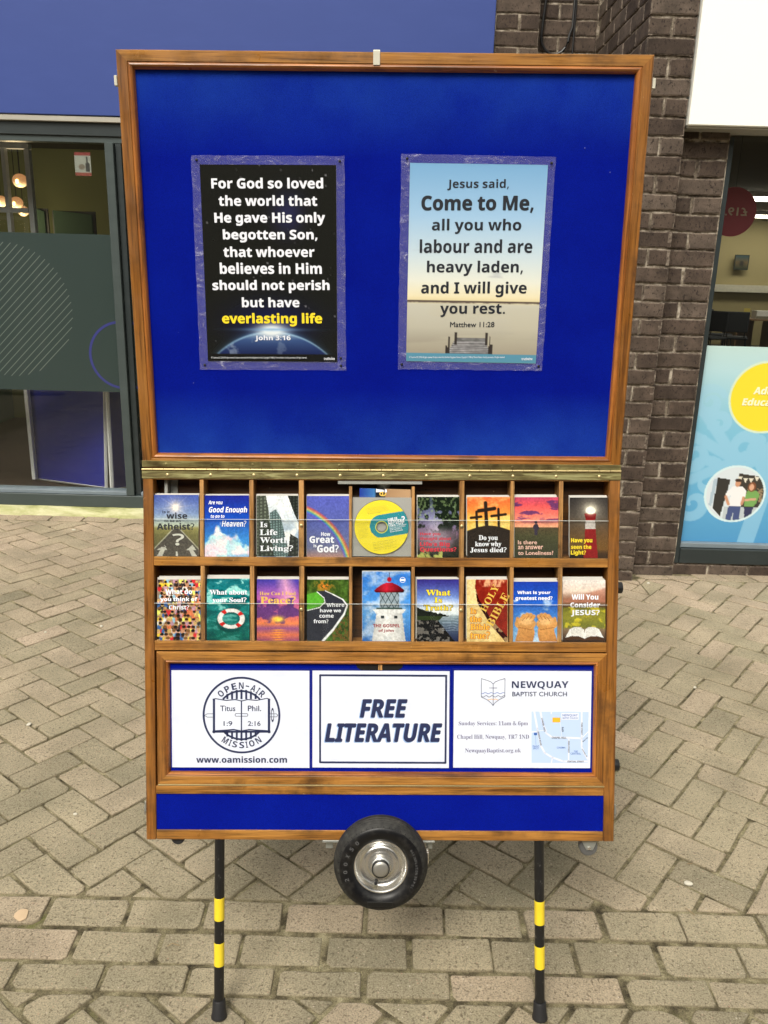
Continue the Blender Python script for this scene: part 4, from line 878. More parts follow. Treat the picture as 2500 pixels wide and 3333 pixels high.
def bandpos(gp, vs, u): 
    out = []
    A = MC @ Vector((-.354 if u < 1250 else .350, .012, -.800)); B = Vector(gp); L = (A - B).length
    for v in vs:
        best = min(((abs(proj(B + (A - B) * (k / 2000))[1] - v), k) for k in range(2001))); out.append(best[1] / 2000 * L)
    return out
b1 = bandpos(gl, (2921, 2994, 3067, 3142), 712); b2 = bandpos(gr_, (2931, 3007, 3078, 3150), 1757)
gl.z = gr_.z = .0015
leg(-.354, gl, ((b1[1], b1[0]), (b1[3], b1[2]))); leg(.350, gr_, ((b2[1], b2[0]), (b2[3], b2[2])))
# prop at the back that carries the lean, hidden behind the case
topb = MC @ Vector((0, CD_ - .03, -.795)); leg(0, (topb.x, topb.y + .16, .0015), (), 'rear_prop', top=topb)
leg(0, (MC @ Vector((-.3, 0, 0))).xy.to_3d() + Vector((0, .62, .0015)), (), 'rear_prop', top=MC @ Vector((-.3, CD_ - .004, -.25)))
leg(0, (MC @ Vector((.3, 0, 0))).xy.to_3d() + Vector((0, .62, .0015)), (), 'rear_prop', top=MC @ Vector((.3, CD_ - .004, -.25)))
# ============================================================ posters on the felt
def crop(u0, v0, s): return lambda x, y: (u0 + x * s, v0 + y * s)
K_PL, K_PR = crop(600, 480, .3391), crop(1270, 480, .3436)
K_BL, K_BR = crop(440, 1470, .4943), crop(1240, 1470, .4943)
K_FL, K_FR = crop(440, 2090, .4943), crop(1240, 2090, .4943)
K_CD = crop(1090, 1540, .18686)
def put(L, K, M, d, body, x0, y0, x1, y1, **k):
    ym, xm = (y0 + y1) / 2, (x0 + x1) / 2
    a = on(M, *K(x0, ym), d); b = on(M, *K(x1, ym), d); t = on(M, *K(xm, y0), d); q = on(M, *K(xm, y1), d)
    W_ = math.hypot(b[0] - a[0], b[1] - a[1]); H_ = math.hypot(t[0] - q[0], t[1] - q[1]); cx, cz = (a[0] + b[0]) / 2, (t[1] + q[1]) / 2
    rot = k.pop('rot', 0) + math.atan2(b[1] - a[1], b[0] - a[0]) * (1 if not k.get('norot') else 0); k.pop('norot', None)
    L.add(body, cx - W_ / 2, cx + W_ / 2, cz - H_ / 2, cz + H_ / 2, y=d, rot=rot, **k)
PD1, PD2 = .0102, .0096
def quadU(pts, d, M=MU): return [on(M, u, v, d) for u, v in pts]
def sleeve(parent, pts, holes, d=.0094, inner=None):
    q = quadU(pts, d); nx, nz = 24, 34; rows = []; tl, tr, br, bl = [Vector((a, b)) for a, b in q]
    rr = random.Random(int(pts[0][0]))
    qi = [Vector((a, b)) for a, b in quadU(inner, d)]
    for (oa, ob), (ia, ib) in (((tl, tr), (qi[0], qi[1])), ((tr, br), (qi[1], qi[2])), ((br, bl), (qi[2], qi[3])), ((bl, tl), (qi[3], qi[0]))):
        for i in range(26):
            f = i / 26; po = oa * (1 - f) + ob * f; pi = ia * (1 - f) + ib * f; edge = min(f, 1 - f); row = []
            for j in range(5):
                p = po * (1 - j / 4) + pi * (j / 4); lift = (.0018 if edge < .12 else .0007) * (1 - j / 4) * rr.random() + .0002; row.append((p.x + (rr.uniform(-.0007, .0007) if j == 0 else 0), d - lift, p.y + (rr.uniform(-.0006, .0006) if j == 0 else 0)))
            rows.append(row)
    MB().grid(rows, close_v=True).build('laminate_sleeve', SLEEVE, parent, MU, smooth=True)
    for (u, v) in holes:
        x, z = on(MU, u, v, d); MB().lathe([(.0003, -.0008), (.0022, -.0004), (.0028, .001)], 12, 'y', (x, d - .0022, z)).build('pin', BLACKP, parent, MU, smooth=True)
def earth(u, t):
    a = 1.42; c = C3((30, 31, 28), u); X = u - .5; Y = (t - 0.5) * a
    neb = np.exp(-((u - .64) ** 2 / .012 + (t - .24) ** 2 / .01)) * .6; c = mx(c, (50, 52, 110), neb)
    c = mx(c, (26, 30, 78), np.exp(-((u - .5) ** 2 / .09 + (t - .80) ** 2 / .012)) * .9)
    R_ = .62; cy = (.845 + .0) * a - .5 * a + R_; d = np.hypot(X, Y - cy); glowd = np.exp(-np.maximum(d - R_, 0) / .02) * (d > R_)
    c = mx(c, (90, 140, 200), glowd * .75 * np.exp(-(X / .42) ** 2)); ins = (1 - ss(R_ - .004, R_, d)) * (t < .962)
    land = fbm(u * 16, t * 22, 5, 5); e = grad(t, [(.84, (150, 180, 205)), (.885, (60, 85, 135)), (.96, (32, 42, 84))]); e = mx(e, (175, 190, 205), ss(.58, .7, land) * .6 * (1 - u)); c = [c[i] * (1 - ins) + e[i] * ins for i in range(3)]
    c = mx(c, (150, 190, 225), np.exp(-((d - R_) / .006) ** 2) * (t < .962) * np.exp(-(X / .55) ** 2))
    s = np.exp(-((X) ** 2 / .012 + ((t - .835) * a) ** 2 / .0022)); c = mx(c, (238, 246, 250), np.clip(s * 1.3, 0, 1)); c = mx(c, (120, 170, 220), np.clip(np.exp(-(X ** 2 / .05 + ((t - .83) * a) ** 2 / .00012)) * .7, 0, 1))
    st_ = hashn(np.floor(u * 95), np.floor(t * 135), 9); c = mx(c, (190, 190, 200), (st_ > .9965) * (t < .9) * .5 * hashn(np.floor(u * 95), np.floor(t * 135), 5))
    bot = (t > .962); c = [np.where(bot, v, x) for x, v in zip(c, (30, 31, 30))]; return c
def jetty(u, t):
    c = grad(t, [(0, (128, 178, 222)), (.25, (166, 204, 238)), (.45, (208, 226, 236)), (.58, (236, 238, 226)), (.655, (242, 232, 196)), (.683, (232, 216, 168)), (.70, (204, 202, 188)), (.82, (192, 188, 172)), (.95, (150, 142, 128))])
    c = mx(c, (150, 150, 165), ss(.58, .75, fbm(u * 3, t * 14, 2)) * ((t > .42) & (t < .56)) * .6)
    sh = .680 + .004 * fbm(u * 20, t * 0, 4); c = mx(c, (86, 74, 72), (1 - ss(.004, .007, np.abs(t - sh - .002))) * .95)
    c = mx(c, (200, 194, 172), (ss(.5, .7, fbm(u * 2.2, t * 16, 8))) * (t > .7) * .35)
    j = inpoly(u, t, [(.375, .872), (.60, .872), (.645, .965), (.31, .965)]); pl = (np.maximum(t - .872, 0) / .093) ** .7 * 13; w_ = .5 + .5 * np.sin(pl * 2 * np.pi); jc = [108 + 60 * w_ * x for x in (1, .98, 1.05)]; jc = [v * (.72 + .5 * fbm(u * 30, t * 90, 6)) for v in jc]; c = [c[i] * (1 - j) + jc[i] * j for i in range(3)]
    for (a, b, y0, y1) in ((.365, .383, .845, .91), (.318, .329, .868, .965), (.296, .312, .913, .965), (.302, .322, .922, .965), (.598, .622, .845, .91), (.632, .642, .862, .965), (.642, .660, .905, .965), (.630, .650, .915, .965)): c = mx(c, (58, 52, 50), ((u > a) & (u < b) & (t > y0) & (t < y1)) * .95)
    bot = t > .957; c = [np.where(bot, v, x) for x, v in zip(c, (92, 150, 176))]; return c
def poster(label, paperq, sleeveq, holes, fn, K, lines):
    c0 = quadU(paperq, PD1); t = thing('poster', label, 'poster', MU @ Matrix.Translation((c0[3][0], PD1, c0[3][1])), 'laminated posters pinned to the felt')
    pr = printed('poster_sheet', c0, PD1, fn, 150, 214, t, MU)
    bk_ = MB(); bk_.grid([[(a, PD1 + .0004, b) for a, b in c0], [(a, PD1 + .0012, b) for a, b in c0]], close_u=True).quad([(a, PD1 + .0012, b) for a, b in c0]); bk_.build('poster_backing', PAGE, t, MU)
    by = {}
    for (body, x0, y0, x1, y1, mat, kw) in lines:
        by.setdefault(mat.name, (mat, Lettering()))[1]; put(by[mat.name][1], K, MU, PD2, body, x0, y0, x1, y1, **kw)
    for mat, L in by.values(): L.build('lettering', mat, t, MU)
    sleeve(t, sleeveq, holes, inner=paperq); return t
CPY = '© Truthvine CIC 2018. All rights reserved. Scripture taken from the New King James Version. Copyright © 1982 by Thomas Nelson. Used by permission. All rights reserved.'
H = dict(fat=0, heavy=.020); S_ = dict(fat=0, heavy=.006); 
poster('black starfield poster with white and yellow John 3:16 verse over the earth', ((650, 535), (1094, 537), (1098, 1178), (677, 1175)), ((622, 505), (1121, 508), (1127, 1206), (652, 1203)), ((640, 521), (1106, 525), (667, 1188), (1109, 1166), (1110, 1190)), earth, K_PL,
 [('For God so loved', 258, 290, 1333, 395, WHI, H), ('the world that', 328, 458, 1275, 562, WHI, H), ('He gave His only', 288, 620, 1352, 752, WHI, H), ('begotten Son,', 370, 785, 1278, 912, WHI, H), ('that whoever', 375, 950, 1250, 1053, WHI, H), ('believes in Him', 340, 1105, 1320, 1215, WHI, H),
  ('should not perish', 270, 1272, 1395, 1398, WHI, H), ('but have', 552, 1438, 1105, 1535, WHI, H), ('everlasting life', 363, 1588, 1323, 1718, YLW, H), ('John 3:16', 680, 1803, 1020, 1862, WHI, S_), (CPY, 258, 2008, 1175, 2030, WHI, dict(st='plain', fat=0)), ('truthvine', 1340, 2013, 1445, 2040, WHI, dict(fat=0))])
poster('pale sunset jetty poster with dark Matthew 11:28 verse', ((1335, 530), (1784, 537), (1744, 1183), (1322, 1175)), ((1306, 500), (1809, 511), (1764, 1207), (1295, 1202)), ((1325, 516), (1795, 531), (1308, 1186), (1753, 1192)), jetty, K_PR,
 [('Jesus said,', 542, 300, 1125, 405, INK, dict(fat=0)), ('Come to Me,', 295, 455, 1360, 620, INK, H), ('all you who', 395, 675, 1243, 820, INK, S_), ('labour and are', 280, 870, 1348, 1000, INK, S_), ('heavy laden,', 348, 1072, 1258, 1218, INK, S_), ('and I will give', 293, 1270, 1293, 1418, INK, S_),
  ('you rest.', 473, 1483, 1088, 1607, INK, S_), ('Matthew 11:28', 568, 1652, 988, 1703, INK, dict(st='plain', fat=0, heavy=.02)), (CPY, 180, 1977, 1085, 2000, WHI, dict(st='plain', fat=0)), ('truthvine', 1245, 1990, 1348, 2015, WHI, dict(fat=0))])
# ============================================================ sheets on the flap door
def sheet(label, x0, x1, z0, z1):
    t = thing('paper_sign', label, 'sign', MC @ Matrix.Translation((x0, .0085, z0)), 'laminated sheets on the flap door')
    rows = []
    for j in range(13):
        rows.append([(x0 + (x1 - x0) * i / 16, .0087 - .0003 * math.sin(i * .9 + j * .5) * math.sin(j * .8), z0 + (z1 - z0) * j / 12) for i in range(17)])
    MB().grid(rows).build('sheet', PAPER, t, MC, smooth=True)
    MB().box(x0 - .0035, x1 + .0035, .0090, .0094, z0 - .0015, z1 + .0045).build('laminate_edge', flat('laminate_blue', (.012, .02, .22), .15), t, MC); return t
DS = .0081
def pm(K, x, y): return on(MC, *K(x, y), DS)
s1 = sheet('white sheet with round OPEN-AIR MISSION book emblem, leftmost on flap', -.4565, -.1560, -.6515, -.4365)
L = Lettering(); P_ = lambda x, y: pm(K_FL, x, y); cx, cz = P_(700, 481); U_ = abs(P_(800, 481)[0] - P_(700, 481)[0]) / 100
L.ring(cx, cz, 243 * U_, 256 * U_, n=72, y=DS)
WS = {'-': .7, 'I': .42, 'M': 1.15, 'O': 1.1}
arc_text(L, 'OPEN-AIR', cx, cz, 197 * U_, 141, 39, 43 * U_, 37 * U_, DS, True, ws=WS); arc_text(L, 'MISSION', cx, cz, 200 * U_, 230, 310, 42 * U_, 38 * U_, DS, False, ws=WS)
def wav(x0, x1, y0, amp, n=16): return [(x0 + (x1 - x0) * i / n, y0 - amp * math.sin(math.pi * i / n) + amp * .5 * (i / n)) for i in range(n + 1)]
for i in range(7):
    x = 700 + (i - 3) * 31; h_ = math.sqrt(max(0, 166 ** 2 - (x - 700) ** 2))
    L.line([P_(x, 481 - h_), P_(x, 372)], 13 * U_, DS); L.line([P_(x, 481 + h_), P_(x, 590)], 13 * U_, DS)
L.ring(cx, cz, 155 * U_, 167 * U_, 41, 139, 24, DS); L.ring(cx, cz, 155 * U_, 167 * U_, 221, 319, 24, DS)
bk_top = [(512, 378), (528, 372), (600, 384), (660, 378), (700, 388), (740, 378), (800, 384), (870, 370), (888, 378)]
outl = [P_(*q) for q in ((512, 378), (512, 596), (884, 596), (888, 378))]
L.line([P_(519, 376), P_(519, 596)], 15 * U_, DS); L.line([P_(881, 376), P_(881, 596)], 15 * U_, DS); L.line([P_(512, 590), P_(888, 590)], 13 * U_, DS)
L.line([P_(*q) for q in bk_top], 6 * U_, DS); L.line([P_(*q) for q in ((528, 585), (600, 580), (650, 576), (700, 586), (750, 576), (800, 580), (870, 584))], 8 * U_, DS); L.line([P_(700, 385), P_(700, 590)], 8 * U_, DS)
for a, b in (((455, 483), (475, 472)), ((475, 472), (512, 472)), ((455, 483), (475, 494)), ((475, 494), (512, 494)), ((889, 472), (930, 472)), ((930, 472), (940, 482)), ((940, 482), (930, 492)), ((930, 492), (889, 492))): L.line([P_(*a), P_(*b)], 3 * U_, DS)
q = P_(905, 480); L.ring(q[0], q[1], 7 * U_, 10 * U_, y=DS, n=24, sq=4.8)
for a, b in (((662, 471), (738, 471)), ((738, 488), (662, 488)), ((662, 471), (657, 480)), ((657, 480), (662, 488)), ((738, 471), (743, 480)), ((743, 480), (738, 488))): L.line([P_(*a), P_(*b)], 3.5 * U_, DS)
for b_ in (('Titus', 560, 418, 660, 455), ('Phil.', 742, 418, 830, 455), ('1:9', 582, 520, 640, 552), ('2:16', 742, 520, 826, 552)): put(L, K_FL, MC, DS, *b_, st='plain', fat=.014)
put(L, K_FL, MC, DS, 'www.oamission.com', 402, 752, 1000, 795, fat=.006)
L.build('lettering', NAVY, s1, MC)
wp = Lettering(); wp.poly([P_(*q) for q in ((526, 380), (600, 391), (660, 385), (696, 394), (696, 575), (650, 570), (526, 580))], .0083); wp.poly([P_(*q) for q in ((704, 394), (740, 385), (800, 391), (873, 378), (873, 580), (750, 570), (704, 575))], .0083); wp.build('book_pages', PAPER, s1, MC)
s2 = sheet('white framed sheet reading FREE LITERATURE in the middle of the flap', -.1493, .1493, -.6505, -.4360)
L = Lettering(); Sh = Lettering()
a, b = on(MC, *K_FL(1218, 218), DS); c_, d_ = on(MC, *K_FR(425, 795), DS)
L.line([(a, b), (c_, b), (c_, d_), (a, d_), (a, b)], .0042, DS)
K0 = crop(0, 0, 1)
for body, x0, y0, x1, y1 in (('FREE', 1171, 2275.5, 1327, 2336), ('LITERATURE', 1057, 2354, 1440, 2416)):
    put(Sh, K0, MC, .0083, body, x0 - 3, y0 + 2, x1 - 3, y1 + 2.5, fat=0, heavy=.03, shear=.22); put(L, K0, MC, DS, body, x0, y0, x1, y1, fat=0, heavy=.03, shear=.22)
Sh.build('lettering_shadow_print', PALEB, s2, MC); L.build('lettering', NAVY, s2, MC)
s3 = sheet('white Newquay Baptist Church sheet with service times and street map', .1590, .4588, -.6495, -.4345)
L = Lettering(); G = Lettering(); PQ = lambda x, y: pm(K_FR, x, y)
put(L, K_FR, MC, DS, 'NEWQUAY', 862, 257, 1235, 312, fat=.0); put(L, K_FR, MC, DS, 'BAPTIST CHURCH', 865, 327, 1225, 357, st='plain', fat=.008)
lw = 3.2 * U_
for pts in (((660, 240), (700, 252), (725, 262), (739, 276), (753, 262), (780, 250), (817, 240)), ((661, 240), (661, 362), (700, 380), (725, 400), (738, 418), (750, 400), (780, 378), (816, 360), (817, 240)), ((739, 276), (739, 418)), ((713, 302), (765, 302))): L.line([PQ(*q) for q in pts], lw, DS)
L.line([PQ(664 + i * 5, 357 + 5 * math.sin(i * .8)) for i in range(31)], lw, DS)
q_ = Lettering(); q_.line([PQ(664 + i * 5, 336 + 4 * math.sin(i * .8 + 1)) for i in range(31)], lw, DS); q_.build('blue_wave', MIDB, s3, MC); q_ = Lettering(); q_.line([PQ(706 + i * 4, 377 + 3 * math.sin(i * .9)) for i in range(17)], lw, DS); q_.build('orange_wave', ORNG, s3, MC)
for b_ in (('Sunday Services: 11am & 6pm', 512, 520, 968, 555), ('Chapel Hill, Newquay, TR7 1ND', 502, 608, 975, 645), ('NewquayBaptist.org.uk', 554, 700, 922, 734)): put(G, K_FR, MC, DS, *b_, st='serif', fat=-.004)
G.build('service_lettering', GREYI, s3, MC)
mp = Lettering(); mp.poly([PQ(*q) for q in ((992, 458), (1368, 460), (1362, 795), (992, 795))], .0084); mp.build('street_map', MAPB, s3, MC)
rd = Lettering()
for pts, w_ in ((((1010, 458), (1030, 570), (1052, 680), (1080, 730), (1130, 760), (1200, 785), (1362, 785)), 13), (((1050, 458), (1068, 540), (1090, 600), (1125, 625), (1322, 634)), 13), (((1322, 460), (1322, 690), (1340, 735), (1362, 770)), 12), (((1322, 634), (1365, 590)), 6), (((1237, 634), (1236, 785)), 10), (((992, 592), (1034, 588)), 9), (((1034, 585), (1092, 580)), 5), (((1122, 458), (1122, 472)), 9), (((1180, 525), (1192, 625)), 3), (((1130, 760), (1122, 795)), 9)): rd.line([PQ(*q) for q in pts], w_ * U_, .0082)
rd.poly([PQ(*q) for q in ((1188, 466), (1303, 466), (1302, 512), (1188, 512))], .0082); rd.build('street_lines', PAPER, s3, MC)
o2 = Lettering(); o2.poly([PQ(*q) for q in ((1130, 497), (1181, 498), (1180, 528), (1130, 528))], DS); o2.build('church_marker', ORNG, s3, MC)
mt = Lettering()
for b_, rot in ((('CHAPEL HILL', 1125, 623, 1222, 637), 0), (('CENTRAL STREET', 1228, 781, 1336, 792), 0)): put(L, K_FR, MC, DS - .0002, *b_, fat=.0, rot=rot)
def rtext(LL, body, cx_, cy_, ln, h_, ang): 
    q = PQ(cx_, cy_); LL.add(body, q[0] - ln * U_ / 2, q[0] + ln * U_ / 2, q[1] - h_ * U_ / 2, q[1] + h_ * U_ / 2, y=DS - .0002, rot=ang, fat=0)
rtext(L, 'CHAPEL HILL', 1070, 545, 95, 11, R(-77)); rtext(L, 'MANOR ROAD', 1045, 635, 92, 11, R(-78)); rtext(L, 'KING STREET', 1237, 690, 80, 10, R(-90)); rtext(L, 'FORE STREET', 1323, 570, 80, 10, R(-90)); rtext(L, 'BEACH RD', 1345, 642, 44, 8, R(42)); rtext(L, 'CENTRAL SQ', 1340, 730, 62, 8, R(-58)); rtext(L, 'Path', 1197, 575, 32, 14, R(-85))
for b_ in (('NEWQUAY', 1196, 474, 1296, 492), ('BAPTIST CHURCH', 1197, 495, 1295, 506), ('CINEMA', 1158, 689, 1216, 701), ('THE', 1270, 714, 1296, 726), ('CENTRAL', 1248, 728, 1317, 741), ('PAINT', 1000, 680, 1043, 692), ('SPOT', 1002, 694, 1040, 706)): put(mt, K_FR, MC, DS, *b_, st='plain', fat=.01)
mt.build('map_lettering', MIDB, s3, MC); mt = Lettering(); mt.line([PQ(1018, 612), PQ(1021, 675)], 1.5 * U_, DS); mt.poly([PQ(*q) for q in ((1007, 597), (1028, 597), (1028, 613), (1007, 613))], DS); mt.build('map_pointer', MIDB, s3, MC)
L.build('lettering', NAVY, s3, MC)
# ============================================================ booklets
A = 1.37
def c1(u, t):
    c = grad(t, [(0, (78, 96, 170)), (.3, (128, 150, 190)), (.5, (190, 200, 178)), (.54, (150, 145, 95)), (.65, (120, 116, 78)), (1, (92, 90, 70))]); d = np.hypot(u - .48, (t - .20) * A); ang = np.arctan2(t - .2, u - .48)
    c = mx(c, (255, 240, 220), np.clip(np.exp(-d / .09) * 1.5 + (np.cos(ang * 6 + .5) ** 40) * np.exp(-d / .22) * .4, 0, 1)); road = inpoly(u, t, [(.44, .54), (.56, .54), (1.15, 1), (-.15, 1)]); n = fbm(u * 40, t * 60, 1); c = [c[i] * (1 - road) + (k * (.8 + .4 * n)) * road for i, k in enumerate((92, 88, 82))]
    c = mx(c, (200, 200, 180), np.maximum(segm(u, t, .43, .55, -.1, .95, .012, A), segm(u, t, .57, .55, 1.1, .95, .012, A)) * .7); c = mx(c, (205, 205, 195), np.maximum(inpoly(u, t, [(.16, .85), (.28, .85), (.22, .81), (.30, .90), (.24, .90), (.18, 1), (.06, 1), (.14, .90), (.05, .90)]), inpoly(u, t, [(.86, .81), (.95, .90), (.88, .90), (.97, 1), (.85, 1), (.79, .90), (.72, .90)])) * .85); return mx(c, (205, 205, 195), inpoly(u, t, [(.49, .92), (.52, .92), (.54, 1), (.49, 1)]))
def c2(u, t):
    c = grad(t, [(0, (44, 52, 150)), (.35, (38, 84, 185)), (.75, (72, 150, 218)), (1, (60, 130, 205))]); b = .82 - .34 * np.exp(-((u - .30) / .22) ** 2) - .12 * np.exp(-((u - .72) / .18) ** 2); n = fbm(u * 7, t * 9, 3, 5); m = ss(-.03, .06, t - b - (n - .5) * .30) * (1 - .5 * ss(.93, 1.02, t) * (u > .5)); return mx(c, [190 + 65 * ss(.3, .7, fbm(u * 9 + .2, t * 12 - .15, 3, 5)), 205 + 50 * n, 225 + 30 * n], m)
def tower(c, u, t, pts, base, fr): 
    m = inpoly(u, t, pts); w_ = .75 + .35 * (np.sin(u * fr) > 0) * (np.sin(t * fr * 1.6 + u * 14) > -.2); return [c[i] * (1 - m) + base[i] * w_ * m for i in range(3)]
def c3(u, t):
    c = mx(grad(t, [(0, (215, 222, 224)), (.4, (200, 212, 222)), (1, (120, 150, 190))]), (245, 248, 248), ss(.4, .65, fbm(u * 5, t * 6, 6)));
    c = tower(c, u, t, [(0, 0), (.22, 0), (.28, .2), (.42, 1), (0, 1)], (105, 112, 100), 70); c = tower(c, u, t, [(.31, .28), (.46, .22), (.58, .36), (.80, 1), (.40, 1), (.33, .5)], (118, 140, 140), 95); c = tower(c, u, t, [(.12, .38), (.3, .42), (.42, 1), (.05, 1)], (84, 92, 84), 60)
    return tower(tower(c, u, t, [(.80, .62), (1, .70), (1, 1), (.74, 1)], (70, 74, 70), 60), u, t, [(.74, 0), (1, 0), (1, .44), (.9, .3)], (60, 66, 62), 80)
def c4(u, t):
    c = grad(t, [(0, (96, 104, 190)), (.5, (96, 106, 170)), (.85, (112, 118, 150)), (1, (176, 140, 130))]); d = np.hypot((u + .62) * 1.0, (t - 1.35) * A) ; x = (d - 1.66) / .10
    for k, col in enumerate(((120, 90, 190), (70, 120, 220), (90, 200, 140), (235, 225, 90), (240, 150, 60), (225, 90, 70))): c = mx(c, col, np.exp(-((x - (k - 2.5) * .26) / .20) ** 2) * .62)
    return c
def c6(u, t):
    n = fbm(u * 9, t * 12, 2, 5); c = grad(t, [(0, (70, 82, 90)), (.35, (120, 120, 160)), (.6, (130, 105, 130)), (.85, (60, 56, 52)), (1, (40, 46, 36))]); ray = np.clip(1 - np.abs(u - .42 - (t - .35) * .2) / .28, 0, 1) * ss(.15, .5, t) * (1 - ss(.62, .8, t)); c = mx(c, (232, 232, 245), ray * (.4 + .5 * n) * .8)
    lf = ss(.48, .62, n + .55 * (u > .42) * (1 - ss(.35, .6, t)) * .3 + .25 * (1 - ss(0, .35, t))); c = mx(c, (34, 44, 34), lf * (1 - ss(.45, .62, t) * .6)); c = mx(c, (150, 175, 120), (fbm(u * 22, t * 30, 7) > .62) * (t < .4) * .5); c = mx(c, (190, 195, 110), ss(.45, .6, n) * (t > .86) * (u < .6) * .9); return mx(c, (176, 158, 178), np.exp(-(((u - .42) / .42) ** 4 + ((t - .72) / .17) ** 4)) * .62)
def c7(u, t):
    c = grad(t, [(0, (222, 108, 66)), (.2, (238, 138, 70)), (.38, (250, 190, 90)), (.52, (252, 206, 110)), (1, (240, 190, 100))]); c = mx(c, (255, 226, 150), ss(.5, .7, fbm(u * 3, t * 8, 4)) * (t < .5) * .5); k = (52, 44, 38); hill = ss(0, .012, t - (.585 - .12 * np.cos((u - .52) * 2.5))); c = mx(c, k, hill)
    for a, b, d_, e, w_ in (((.43, .10), (.46, .52), (.27, .23), (.64, .19), .042), ((.22, .245), (.235, .54), (.09, .345), (.33, .325), .030), ((.73, .20), (.74, .50), (.57, .315), (.90, .285), .030)): c = mx(c, k, np.maximum(segm(u, t, *a, *b, w_, A), segm(u, t, *d_, *e, w_, A)))
    return c
def c8(u, t):
    c = grad(t, [(0, (190, 80, 110)), (.15, (222, 96, 96)), (.35, (238, 140, 120)), (.49, (244, 176, 140)), (.5, (96, 84, 62)), (.65, (84, 84, 60)), (1, (66, 70, 58))]); n = fbm(u * 3.2, t * 16, 5, 5); c = mx(c, (96, 60, 110), ss(.52, .62, n) * (1 - ss(.34, .46, t)) * .85); c = mx(c, (60, 60, 44), (fbm(u * 50, t * 70, 3) > .55) * (t > .5) * .35)
    f = np.maximum(disc(u, t, .49, .415, .035, .026, .2), inpoly(u, t, [(.455, .44), (.53, .44), (.56, .50), (.545, .54), (.53, .52), (.525, .62), (.455, .62), (.45, .52), (.43, .54), (.42, .48)])); return mx(c, (64, 58, 74), f)
def c9(u, t):
    c = grad(t, [(0, (58, 56, 56)), (.3, (84, 78, 72)), (.55, (104, 84, 62)), (.85, (120, 92, 52)), (.92, (60, 50, 42)), (1, (44, 40, 38))]); c = mx(c, (150, 144, 132), np.exp(-(((u - .55) / .3) ** 2 + ((t - .22) / .22) ** 2)) * .8); tw = inpoly(u, t, [(.42, .36), (.66, .36), (.74, 1), (.36, 1)]); c = mx(c, (142, 40, 42), tw); c = mx(c, (196, 190, 186), tw * ((t > .38) & (t < .52))); c = mx(c, (120, 34, 36), inpoly(u, t, [(.38, .26), (.70, .26), (.68, .36), (.42, .36)]))
    c = mx(c, (120, 84, 50), ss(0, .1, u - .70) * ss(.3, .9, t) * .3); return mx(c, (255, 250, 225), np.clip(disc(u, t, .55, .215, .12, .055, .3) + np.exp(-(((u - .55) / .14) ** 2 + ((t - .2) / .08) ** 2)), 0, 1))
def c10(u, t):
    c = C3((150, 130, 115), u); best = np.full(u.shape, 9.0); rr = random.Random(5); pal = ((208, 60, 66), (235, 232, 226), (70, 110, 170), (240, 205, 70), (200, 150, 120), (60, 60, 66), (238, 240, 120), (150, 196, 220), (225, 130, 90), (190, 150, 170))
    for j in range(17):
        for i in range(9):
            y = j / 16 - .02; s = .95 + .75 * y; x = (i + rr.random() * .9 + (j % 2) * .5) / 8.5; col = rr.choice(pal); bw, bh = .052 * s, .045 * s; m = disc(u, t, x, y + .045 * s, bw, bh, .15); c = mx(c, col, m); sk = rr.choice(((222, 178, 150), (205, 160, 130), (170, 120, 90), (90, 60, 40), (196, 164, 110))); c = mx(c, sk, disc(u, t, x, y, .030 * s, .024 * s, .2)); c = mx(c, rr.choice(((60, 44, 34), (130, 96, 60), (40, 34, 32), (200, 170, 110))), disc(u, t, x, y - .010 * s, .028 * s, .015 * s, .2))
    return c
def c11(u, t):
    n = fbm(u * 5 + fbm(u * 4, t * 9, 2) * 2, t * 15, 3, 4); c = grad(t, [(0, (40, 120, 130)), (.4, (24, 130, 132)), (1, (20, 100, 88))]); c = mx(c, (150, 215, 210), ss(.58, .72, n) * (1 - ss(.2, .9, t) * .7)); c = mx(c, (10, 74, 78), ss(.5, .3, n) * .6); d = np.hypot((u - .57) / .30, (t - .645) * A / .21); c = mx(c, (8, 60, 56), np.exp(-((np.hypot((u - .55) / .30, (t - .70) * A / .21) - 1) / .14) ** 2) * .5); rg_ = 1 - ss(.17, .20, np.abs(d - .88)); ang = np.degrees(np.arctan2((t - .645) * A / .21, (u - .57) / .3)); red = np.zeros(u.shape)
    for a in (-128, -35, 50, 140): red = np.maximum(red, np.abs((ang - a + 180) % 360 - 180) < 11)
    c = mx(c, [238 - 50 * (d - .7), 238 - 50 * (d - .7), 236 - 50 * (d - .7)], rg_); return mx(c, (206, 44, 40), rg_ * red)
def c12(u, t):
    c = grad(t, [(0, (70, 66, 160)), (.2, (150, 96, 176)), (.4, (205, 110, 160)), (.6, (214, 110, 120)), (.72, (236, 140, 90)), (.80, (150, 90, 140)), (.9, (214, 120, 90)), (1, (150, 84, 120))]); c = mx(c, (238, 178, 205), (np.clip(1 - np.abs(u - .72 - (t - .2) * .3) / .26, 0, 1)) * (t < .4) * .8); n = fbm(u * 5, t * 9, 7, 5); c = mx(c, (92, 60, 130), ss(.45, .6, n + .25 * np.exp(-((t - .55) / .1) ** 2) - .1) * ((t > .30) & (t < .72)) * .85)
    c = mx(c, (255, 214, 90), np.clip(np.exp(-(((u - .5) / .13) ** 2 + ((t - .65) / .045) ** 2)) * 1.4, 0, 1)); return mx(c, (255, 170, 60), np.exp(-((u - .5) / .14) ** 2) * (t > .8) * (.5 + .5 * np.sin(t * 160 + 3 * u)) * .9)
